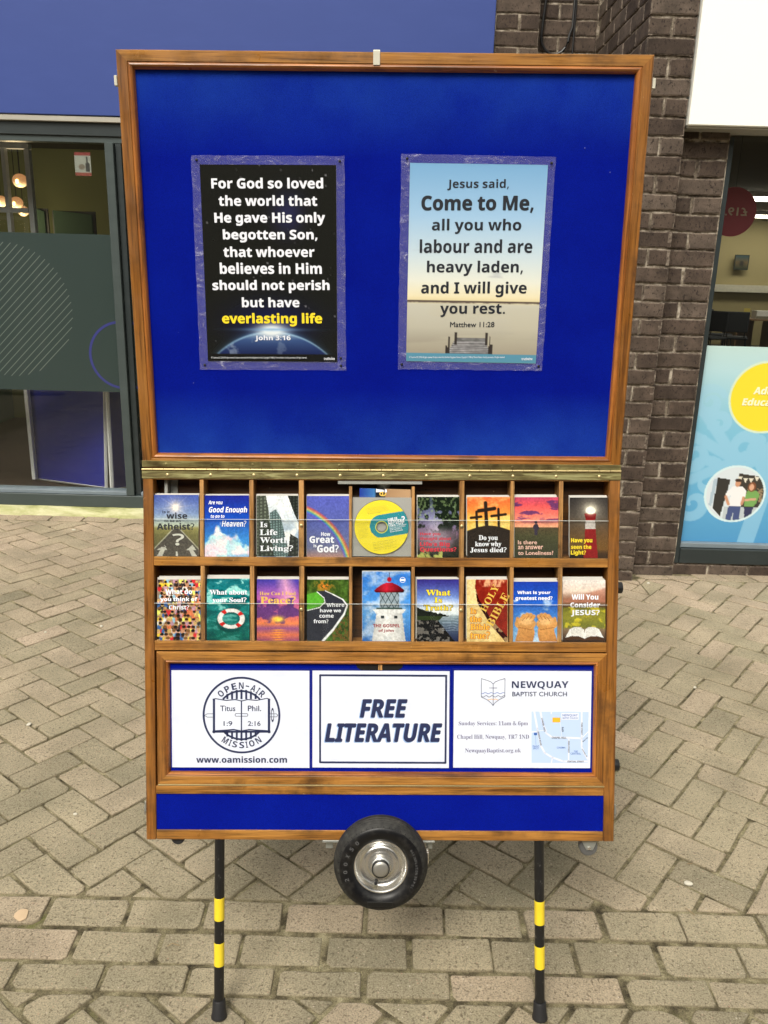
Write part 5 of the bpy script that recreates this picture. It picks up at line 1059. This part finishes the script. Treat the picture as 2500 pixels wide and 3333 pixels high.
def c13(u, t):
    n = fbm(u * 14, t * 18, 3, 4); c = [70 * (.5 + n), 96 * (.5 + n), 44 * (.5 + n)]; c = mx(c, (226, 130, 50), ss(.45, .6, n) * np.exp(-(((u - .42) / .2) ** 2 + ((t - .1) / .08) ** 2))); c = mx(c, (120, 90, 50), (fbm(u * 30, t * 40, 8) > .55) * (t > .6) * (u > .6) * .8); c = mx(c, (96, 170, 60), inpoly(u, t, [(0, .24), (.25, .2), (.42, .33), (.36, .42), (0, .5)]))
    road = inpoly(u, t, [(.25, .19), (.44, .18), (.62, .24), (.86, .32), (.98, .42), (.9, .56), (.62, .82), (.40, 1), (0, 1), (0, .51), (.3, .46), (.43, .38), (.40, .29)]); c = mx(c, (58, 60, 70), road); pts = [(.44, .185), (.62, .24), (.86, .325), (.965, .42), (.89, .56), (.62, .82), (.38, 1)]; m = np.zeros(u.shape)
    for k in range(6): m = np.maximum(m, segm(u, t, *pts[k], *pts[k + 1], .008 + .004 * k, A))
    for a, b in (((.24, .2), (.41, .3)), ((.41, .3), (.43, .37)), ((.43, .37), (.3, .455)), ((.3, .455), (0, .505))): m = np.maximum(m, segm(u, t, *a, *b, .009, A))
    return mx(c, (232, 234, 238), m)
def c14(u, t):
    c = grad(t, [(0, (58, 120, 205)), (.6, (90, 155, 218)), (1, (60, 110, 180))]); c = mx(c, (190, 205, 225), ss(.42, .7, fbm(u * 4, t * 8, 4, 5)) * .8); body = inpoly(u, t, [(.30, .58), (.82, .58), (.90, 1), (.20, 1)]); sh_ = (u - .56) / .35; c = [c[i] * (1 - body) + (238 - 46 * np.clip(np.abs(sh_ + .15), 0, 1)) * body for i in range(3)]
    c = mx(c, (150, 165, 175), inpoly(u, t, [(.36, .26), (.76, .26), (.76, .53), (.36, .53)])); c = mx(c, (64, 80, 84), inpoly(u, t, [(.36, .26), (.76, .26), (.76, .53), (.36, .53)]) * ((np.abs(np.sin((u + t * .8) * 26)) < .25) | (np.abs(np.sin((u - t * .8) * 26)) < .25))); c = mx(c, (70, 92, 88), inpoly(u, t, [(.30, .515), (.82, .515), (.84, .545), (.28, .545)])); c = mx(c, (228, 228, 228), inpoly(u, t, [(.22, .545), (.90, .545), (.84, .60), (.28, .60)]))
    dm = inpoly(u, t, [(.24, .275), (.30, .235), (.38, .195), (.50, .16), (.62, .16), (.74, .195), (.82, .235), (.88, .275), (.85, .30), (.27, .30)]); sh2 = 1 - .55 * np.clip(np.abs(u - .50) / .36, 0, 1) - .25 * ss(.26, .30, t); c = [c[i] * (1 - dm) + k * sh2 * dm for i, k in enumerate((196, 44, 62))]; c = mx(c, (176, 34, 50), disc(u, t, .56, .115, .045, .035, .2)); c = mx(c, (80, 40, 50), segm(u, t, .56, .02, .56, .1, .006, A))
    for a in (.38, .66): c = mx(c, (60, 64, 66), inpoly(u, t, [(a, .63), (a + .07, .63), (a + .07, .67), (a, .67)]))
    return mx(c, (190, 196, 200), inpoly(u, t, [(.44, .93), (.60, .93), (.60, 1), (.44, 1)]) * .5)
def c15(u, t):
    c = grad(t, [(0, (58, 50, 130)), (.3, (110, 140, 205)), (.5, (222, 232, 240)), (.56, (200, 214, 226)), (.60, (120, 140, 150)), (1, (36, 44, 80))]); c = mx(c, (245, 248, 250), np.exp(-(((u - .65) / .35) ** 2 + ((t - .46) / .14) ** 2)) * .8); tr_ = .44 + .16 * u + .05 * fbm(u * 24, t * 0, 3); c = mx(c, (26, 34, 26), ((t > tr_) & (t < .60) & (u < .75)) * 1.0); c = mx(c, (52, 66, 36), ((t > .59) & (t < .70) & (u < .62 - (t - .6) * 1.5)) * 1.0)
    rk = fbm(u * 16, t * 20, 6, 4); low = (t > .66) & (u < .5 + (t - .66) * 1.2); c = mx(c, (28, 28, 30), low * 1.0); c = mx(c, (120, 116, 112), low * (rk > .56) * .9); return mx(c, (190, 205, 225), (np.sin(t * 150 + fbm(u * 6, t * 8, 1) * 8) > .6) * (t > .6) * (t < .85) * (u > .6) * .4)
def c16(u, t):
    n = fbm(u * 12, t * 14, 4, 4); c = [206 + 40 * n, 176 + 50 * n, 110 + 60 * n]; edge = .62 * u * 0; m = inpoly(u, t, [(.22, 0), (1, 0), (1, .92), (.62, .66), (.30, .32), (.20, .12)]); c = mx(c, [120 + 40 * n, 34 + 22 * n, 26 + 14 * n], m); c = mx(c, (60, 14, 12), inpoly(u, t, [(.20, .12), (.30, .32), (.62, .66), (1, .92), (1, 1), (.94, 1), (.58, .73), (.26, .38)])); c = mx(c, (232, 214, 160), (fbm(u * 8, t * 10, 2) > .60) * (1 - m) * .6); return mx(c, (226, 170, 130), m * ss(.6, .75, fbm(u * 5, t * 4, 9)) * (t < .12))
def c17(u, t):
    c = grad(t, [(0, (40, 70, 170)), (.3, (44, 96, 195)), (.7, (88, 150, 215)), (1, (150, 190, 225))]); c = mx(c, (200, 220, 240), ss(.5, .75, fbm(u * 4, t * 7, 5, 5)) * (t > .3) * .8)
    sk = (214, 158, 96); dk = (150, 96, 54); lt_ = (240, 196, 140)
    for s in (0, 1):
        U = u if s == 0 else 1 - u + .02
        arm = inpoly(U, t, [(.04, 1), (.10, .84), (.12, .76), (.46, .74), (.48, .86), (.44, 1)]); pal_ = disc(U, t, .27, .70, .235, .105, .06); f = np.zeros(u.shape); gaps = np.zeros(u.shape)
        for k, (a, b, x1, y1) in enumerate(((.16, .64, .24, .565), (.24, .62, .315, .545), (.32, .62, .39, .548), (.39, .65, .455, .575))): f = np.maximum(f, segm(U, t, a, b, x1, y1, .042, A)); gaps = np.maximum(gaps, segm(U, t, a + .045, b + .01, x1 + .035, y1 + .02, .007, A))
        hnd = np.maximum(np.maximum(arm, pal_), np.maximum(f, segm(U, t, .08, .70, .10, .61, .035, A))); c = mx(c, sk, hnd); c = mx(c, lt_, disc(U, t, .30, .66, .15, .06, .5) * hnd * .8); c = mx(c, dk, gaps * .8 * hnd); c = mx(c, dk, ss(.75, 1.0, t) * hnd * .6 * (fbm(u * 6, t * 8, 3))); c = mx(c, dk, segm(U, t, .12, .76, .42, .80, .010, A) * .6)
    return c
def c18(u, t):
    c = grad(t, [(0, (226, 218, 212)), (.18, (224, 205, 190)), (.30, (150, 112, 92)), (.42, (110, 84, 66)), (.46, (120, 120, 50)), (.6, (150, 146, 60)), (.75, (120, 124, 60)), (.80, (140, 118, 96)), (1, (60, 46, 40))]); c = mx(c, (176, 120, 100), ss(0, .05, t - .30 + .2 * u) * (t < .36) * .7); c = mx(c, (216, 200, 60), ss(.55, .7, fbm(u * 10, t * 14, 3)) * ((t > .43) & (t < .78)) * .8)
    for s in (0, 1):
        U = u if s == 0 else 1 - u + .02; pg = inpoly(U, t, [(.06, .93), (.17, .79), (.28, .755), (.42, .76), (.50, .80), (.52, .95), (.40, .91), (.22, .90)]); c = mx(c, (240, 238, 234), pg); c = mx(c, (180, 176, 172), pg * (np.sin(t * 320 + U * 24) > .2) * ((U > .2) & (U < .47)) * .5); c = mx(c, (84, 60, 44), inpoly(U, t, [(.06, .935), (.22, .905), (.40, .915), (.52, .955), (.52, .985), (.38, .95), (.06, .97)]))
    return c
W0 = dict(fat=0, heavy=.012); Wb = dict(fat=0, heavy=.024); Se = dict(st='serif', fat=0, heavy=.016); Pl = dict(st='plain', fat=.016)
IT = dict(fat=.008, shear=.2)
BK = [
 (K_BL, (125, 285, 418, 688), c1, 'Is it wise to be an Atheist? tract, leftmost in the upper row', 'wise atheist', [('Is it', 178, 388, 228, 406, INK, W0), ('wise', 205, 400, 343, 444, INK, Wb), ('to be an', 192, 447, 300, 464, INK, W0), ('Atheist?', 142, 470, 390, 515, INK, Wb), ('?', 245, 540, 322, 618, flat('road_white', lin((205, 205, 195))), Wb)]),
 (K_BL, (458, 288, 750, 690), c2, 'deep blue cloud tract asking if you are Good Enough', 'good enough', [('Are you', 482, 322, 576, 355, WHI, IT), ('Good Enough', 485, 362, 738, 412, WHI, IT), ('to go to', 497, 416, 588, 443, WHI, IT), ('Heaven?', 570, 455, 732, 494, WHI, IT)]),
 (K_BL, (800, 290, 1076, 688), c3, 'skyscraper tract asking Is Life Worth Living', 'life worth living', [('Is', 822, 462, 870, 498, WHI, Se), ('Life', 820, 512, 937, 550, WHI, Se), ('Worth', 822, 564, 1015, 602, WHI, Se), ('Living?', 822, 617, 1040, 664, WHI, Se)]),
 (K_BL, (1130, 292, 1408, 690), c4, 'rainbow tract reading How Great is God', 'how great is god', [('How', 1225, 530, 1285, 556, WHI, W0), ('Great', 1148, 556, 1310, 602, WHI, Wb), ('is', 1175, 608, 1194, 630, WHI, W0), ('God?', 1198, 612, 1340, 664, WHI, Wb)]),
 (K_BR, (240, 298, 515, 695), c6, "forest sunbeam tract with red Life's Big Questions lettering", 'big questions', [('Have you', 258, 532, 392, 556, REDI, W0), ('thought about', 258, 562, 462, 588, REDI, W0), ("Life's Big", 257, 594, 453, 630, REDI, Wb), ('Questions?', 257, 628, 497, 664, REDI, Wb)]),
 (K_BR, (567, 298, 850, 698), c7, 'orange tract with three black crosses on a hill', 'jesus died', [('Do you', 644, 550, 770, 592, WHI, Se), ('know why', 620, 592, 793, 632, WHI, Se), ('Jesus died?', 587, 630, 827, 666, WHI, Se)]),
 (K_BR, (880, 300, 1168, 702), c8, 'pink sunset tract with a lone figure, about Loneliness', 'loneliness', [('Is there', 902, 584, 1028, 610, PINKT, Pl), ('an answer', 903, 620, 1068, 643, PINKT, Pl), ('to Loneliness?', 903, 653, 1135, 680, PINKT, Pl)]),
 (K_BR, (1243, 302, 1494, 700), c9, 'dusky lighthouse tract with yellow seen the Light lettering', 'seen the light', [('Have you', 1252, 570, 1392, 606, YLW, Wb), ('seen the', 1252, 613, 1386, 641, YLW, Wb), ('Light?', 1250, 650, 1350, 686, YLW, Wb)]),
 (K_BL, (145, 842, 430, 1243), c10, 'crowd photo tract, leftmost in the lower row', 'think of christ', [('What do', 200, 905, 375, 938, WHI, Wb), ('you think of', 165, 958, 410, 992, WHI, Wb), ('Christ?', 222, 1008, 355, 1040, WHI, Wb)]),
 (K_BL, (472, 836, 753, 1243), c11, 'teal water tract with a red and white lifebuoy', 'your soul', [('What about', 490, 910, 738, 942, WHI, Se), ('your Soul?', 508, 960, 733, 1000, WHI, Se)]),
 (K_BL, (802, 840, 1078, 1243), c12, 'purple sunset tract with yellow Peace lettering', 'find peace', [('How Can I Find', 820, 922, 1057, 945, GOLD, dict(st='serif', fat=0)), ('Peace?', 824, 952, 1057, 1002, GOLD, Se)]),
 (K_BL, (1132, 842, 1406, 1243), c13, 'winding black road tract asking Where have we come from', 'come from', [('Where', 1260, 997, 1378, 1022, WHI, W0), ('have we', 1217, 1034, 1355, 1058, WHI, W0), ('come', 1213, 1074, 1307, 1094, WHI, W0), ('from?', 1175, 1104, 1272, 1130, WHI, W0)]),
 (None, (1179.5, 1860, 1336, 2083.5), c14, 'tall blue booklet with red topped white lighthouse, The Gospel of John', 'gospel', []),
 (K_BR, (237, 840, 513, 1244), c15, 'lakeside tract with yellow What Is Truth lettering', 'what is truth', [('What', 297, 910, 458, 948, YLW, Se), ('Is', 352, 960, 402, 995, YLW, Se), ('Truth?', 283, 1008, 473, 1046, YLW, Se)]),
 (K_BR, (565, 842, 835, 1244), c16, 'gold and maroon tract showing a leather bible', 'bible true', [('Is', 588, 1030, 628, 1068, ORNG, Se), ('the', 586, 1082, 664, 1122, ORNG, Se), ('Bible', 588, 1134, 716, 1174, ORNG, Se), ('true?', 588, 1186, 718, 1232, ORNG, Se)]),
 (K_BR, (870, 856, 1168, 1250), c17, 'blue sky tract with two cupped hands', 'greatest need', [('What is your', 898, 916, 1117, 944, WHI, Wb), ('greatest need?', 886, 952, 1130, 984, WHI, Wb)]),
 (K_BR, (1197, 846, 1478, 1250), c18, 'meadow and open book tract, rightmost in the lower row', 'consider jesus', [('Will You', 1256, 938, 1432, 975, WHI, Wb), ('Consider', 1247, 992, 1443, 1026, WHI, Wb), ('JESUS?', 1252, 1042, 1440, 1086, WHI, Wb)]),
]
BY = .0040
rb = random.Random(21)
for K, bx, fn, lab, short, lines in BK:
    K2 = K or crop(0, 0, 1); x0, y0, x1, y1 = bx; q = [on(MC, *K2(a, b), BY) for a, b in ((x0, y0), (x1, y0), (x1, y1), (x0, y1))]
    xs0, xs1 = (q[0][0] + q[3][0]) / 2, (q[1][0] + q[2][0]) / 2; z1 = (q[0][1] + q[1][1]) / 2; shelf_z = -.1874 if z1 > -.2 else -.3701; z0 = shelf_z + .0002
    q = [(q[0][0], q[0][1]), (q[1][0], q[1][1]), (q[2][0], z0), (q[3][0], z0)]
    big = 'gospel' == short; t = thing('booklet', lab, 'booklet', MC @ Matrix.Translation((xs0, BY, z0)), 'tracts standing in the pockets')
    def shot(u, t_, fn=fn):
        g = (.86 + .28 * fbm(u * 34, t_ * 46, 13, 3)) * (.95 + .12 * fbm(u * 3, t_ * 4, 31, 2)); c = fn(u, t_); return [np.clip((x - 128) * 1.10 + 126, 0, 255) * g for x in c]
    printed('cover', q, BY, shot, 88, 122, t, MC)
    pb = [(a + (.0002 if i in (0, 3) else -.0002), b - (.0002 if i < 2 else -.0001)) for i, (a, b) in enumerate(q)]
    m = MB(); m.grid([[(a, BY + .0001, b) for a, b in pb], [(a, BY + .0016, b) for a, b in pb]], close_u=True).quad([(a, BY + .0001, b) for a, b in pb]).quad([(a, BY + .0016, b) for a, b in pb]); pages = m.build('pages', PAGE, t, MC)
    by = {}
    for (body, a, b, c_, d_, mat, kw) in lines:
        by.setdefault(mat.name, (mat, Lettering())); put(by[mat.name][1], K2, MC, BY - .0003, body, a, b, c_, d_, **kw)
    if short in ('bible true', 'peace', 'what is truth'):
        sh_ = Lettering()
        for (body, a, b, c_, d_, mat, kw) in lines:
            kw2 = dict(kw); kw2['heavy'] = .06; put(sh_, K2, MC, BY - .00015, body, a - 3, b - 3, c_ + 3, d_ + 3, **kw2)
        sh_.build('title_outline', DRED if short == 'bible true' else PINKT if short == 'big questions' else INK, t, MC)
    if short == 'bible true':
        LL = by.setdefault(GOLD.name, (GOLD, Lettering()))[1]
        for body, cx_, cy_, ln, h_ in (('HOLY', 715, 965, 190, 46), ('BIBLE', 770, 1040, 235, 50)):
            p_ = on(MC, *K_BR(cx_, cy_), BY - .0003); LL.add(body, p_[0] - ln * U_ / 2, p_[0] + ln * U_ / 2, p_[1] - h_ * U_ / 2, p_[1] + h_ * U_ / 2, y=BY - .0003, st='serif', fat=0, rot=R(62))
    if big:
        LL = Lettering()
        for b_ in (('THE GOSPEL', 1214, 2031, 1302, 2042), ('of John', 1232, 2048, 1282, 2059)): put(LL, K0, MC, BY - .0003, *b_, fat=.01)
        LL.build('title', DRED, t, MC); em = Lettering(); p_ = on(MC, *K_BR(143, 845), BY); em.ring(p_[0], p_[1], .0052, .0062, y=BY - .0003, n=28); em.line([(p_[0] - .004, p_[1]), (p_[0] + .004, p_[1])], .004, BY - .0003); em.build('emblem', WHI, t, MC)
    for mat, LL in by.values(): LL.build('title', mat, t, MC)
    # further copies standing behind it, each a little out of line
    for k in range(1, 4 if not big else 2):
        dy = BY + .0020 + k * .0034; dz = rb.uniform(.0008, .0022) * k; dx = rb.uniform(-.0012, .0006) * k
        Mk = MC @ Matrix.Translation((dx, 0, 0))
        c_ = link('booklet', pages.data.copy(), None, None, MC @ Matrix.Translation((dx, dy - BY, dz)))
        c_.data.materials.clear(); c_.data.materials.append(PAGE)
        if not big: tag(c_, ['copy directly behind the front %s tract', 'middle spare copy behind the %s tract', 'rearmost spare copy behind the %s tract'][k - 1] % short, 'booklet', 'spare tracts stacked behind the front ones')
        else: tag(c_, 'spare copy behind the tall lighthouse booklet', 'booklet', 'spare tracts stacked behind the front ones')
# --- compact disc in a clear sleeve
t = thing('compact_disc', 'yellow and teal compact disc in a clear sleeve, centre of the upper row', 'compact disc', MC)
cx, cz = on(MC, *K_CD(814, 940), .006); rr_ = abs(on(MC, *K_CD(1290, 940), .006)[0] - on(MC, *K_CD(335, 940), .006)[0]) / 2
def cdp(X, Z):
    th = R(9.5); U = X * math.cos(th) + Z * math.sin(th); V = -X * math.sin(th) + Z * math.cos(th); u_ = U / rr_; v_ = V / rr_
    c = C3((246, 228, 46), X); band = np.maximum((np.abs(v_ - .035) < .42) * (u_ > 0), np.hypot(u_ - .0, v_ - .035) < .425); c = mx(c, (18, 140, 154), band * 1.0); c = mx(c, (220, 225, 60), ((np.hypot(X, Z) / rr_) < .222) * 1.0)
    return c
rs_ = [.0010] + [rr_ * k for k in np.linspace(.165, .985, 46)]
rs_ = [rr_ * k for k in np.linspace(.20, .985, 46)]; NA = 180; V = []; colr = []
for r in rs_:
    for k in range(NA): a = 2 * math.pi * k / NA; V.append((cx + r * math.cos(a), .0056, cz + r * math.sin(a)))
X = np.array([v[0] - cx for v in V]); Z = np.array([v[2] - cz for v in V]); rgb = np.clip(np.stack(cdp(X, Z), -1), 0, 255) / 255; rgb = ((rgb + .055) / 1.055) ** 2.4 * .92
Fc = [(i * NA + k, i * NA + (k + 1) % NA, (i + 1) * NA + (k + 1) % NA, (i + 1) * NA + k) for i in range(45) for k in range(NA)]
me = bpy.data.meshes.new('disc_label'); me.from_pydata(V, [], Fc); a = me.color_attributes.new('print', 'FLOAT_COLOR', 'POINT'); cc = np.ones((len(V), 4), np.float32); cc[:, :3] = rgb; a.data.foreach_set('color', cc.ravel()); link('disc_label', me, PRINT, t, MC)
MB().lathe([(rr_ * .16, .0), (rr_ * .16, .0012), (rr_, .0012), (rr_, 0.0)], 90, 'y', (cx, .0058, cz)).build('disc', plain('disc_polycarbonate', (.45, .45, .43), .15, .6), t, MC, smooth=True)
tx = Lettering(); wt = Lettering()
for b_, fat in ((('SURE OF', 918, 775, 1088, 838), .01), (('HEAVEN', 932, 812, 1182, 908), .01), (('?', 1165, 748, 1222, 862), .02)): put(wt, K_CD, MC, .0054, *b_, fat=fat, rot=R(9.5))
for i, s in enumerate(('A SELECTION OF 21 READINGS', "FROM JOHN'S GOSPEL WITH", 'SHORT COMMENTS TO', 'EXPLAIN THE MEANING.')): put(wt, K_CD, MC, .0054, s, 945 + i * 5, 905 + i * 30, (1245, 1230, 1172, 1190)[i], 925 + i * 30, fat=0, rot=R(9.5))
for i, s in enumerate(('Copyright notice, taken from The Holy Bible,', 'New International Version Anglicised', 'Copyright 1979, 1984, 2011 by Biblica.', 'Used by permission. All rights reserved.', 'Part of this recording may not be copied', 'UK trademark number 1448790.')): put(tx, K_CD, MC, .0054, s, 548 + i * 5, 590 + i * 20, 880 + i * 15 - (i > 4) * 150, 600 + i * 20, st='plain', fat=0, rot=R(9.5))
for i in range(12): put(tx, K_CD, MC, .0054, ('This CD has been produced by', 'The Gospel Mission, the', 'words read from the Gospel', 'and are freely given away.', 'If you would like to know', 'more about the readings,', 'please write to us or', 'speak to a member of', 'the team near you.', 'The reading and music', 'are copyright and', 'may not be sold.')[i], 375 + i * 5, 872 + i * 23, 585 - (i % 4) * 14, 882 + i * 23, st='plain', fat=0, rot=R(9.5))
for i, s in enumerate(('PART 1: JESUS THE LIVING WORD', 'John 1:1-18, 2:1-11, 3:1-21, 4:1-42', 'PART 2: JESUS CHANGING LIVES', 'John 5:1-15, 6:1-15, 8:1-11, 9:1-41', 'PART 3: THE WAY OF THE CROSS', 'John 13 to 20')): put(tx, K_CD, MC, .0054, s, 658 + i * 5, 1182 + i * 26, 1015 + (i % 2) * 60, 1193 + i * 26, st='plain', fat=.01, rot=R(9.5))
tx.build('small_print', flat('print_brown', lin((110, 104, 40))), t, MC); wt.build('title', WHI, t, MC)
a, b = on(MC, *K_CD(305, 390), .005); c_, d_ = on(MC, *K_CD(1330, 1455), .005)
rows = [[(a + (c_ - a) * i / 14, .0048 - .0006 * math.sin(i * 1.3 + j) , d_ + (b - d_) * j / 14) for i in range(15)] for j in range(15)]
MB().grid(rows).build('clear_sleeve', CDS, t, MC, smooth=True); MB().quad([(a, .0085, d_), (c_, .0085, d_), (c_, .0085, b - .004), (a, .0085, b - .004)]).build('sleeve_back', flat('sleeve_paper', (.34, .34, .32), .5), t, MC)
def c19(u, t):
    c = grad(u, [(0, (40, 66, 160)), (.30, (70, 130, 190)), (.32, (30, 36, 48)), (.49, (28, 34, 44)), (.51, (176, 140, 104)), (1, (196, 160, 122))]); return c
q = [on(MC, *K_CD(x, y), .012) for x, y in ((430, 262), (1322, 285), (1322, 700), (430, 700))]
t = thing('booklet', 'blue and tan booklet poking up behind the compact disc', 'booklet', MC @ Matrix.Translation((q[3][0], .012, q[3][1])), 'tracts standing in the pockets'); 
q[2] = (q[2][0], -.1872); q[3] = (q[3][0], -.1872)
printed('cover', q, .012, c19, 60, 12, t, MC); m = MB(); m.grid([[(a_, .0121, b_) for a_, b_ in q], [(a_, .014, b_) for a_, b_ in q]], close_u=True).quad([(a_, .014, b_) for a_, b_ in q]).build('pages', PAGE, t, MC)
LL = Lettering(); p_ = on(MC, *K_CD(812, 308), .0117); LL.add('!', p_[0] - .004, p_[0] + .004, p_[1] - .0118, p_[1] + .0118, y=.0117, rot=R(88), fat=.01); LL.build('title', WHI, t, MC); LL = Lettering(); p_ = on(MC, *K_CD(835, 362), .0117); LL.add('e', p_[0] - .005, p_[0] + .005, p_[1] - .0075, p_[1] + .0075, y=.0117, rot=R(88), fat=.0); LL.build('title', GOLD, t, MC)
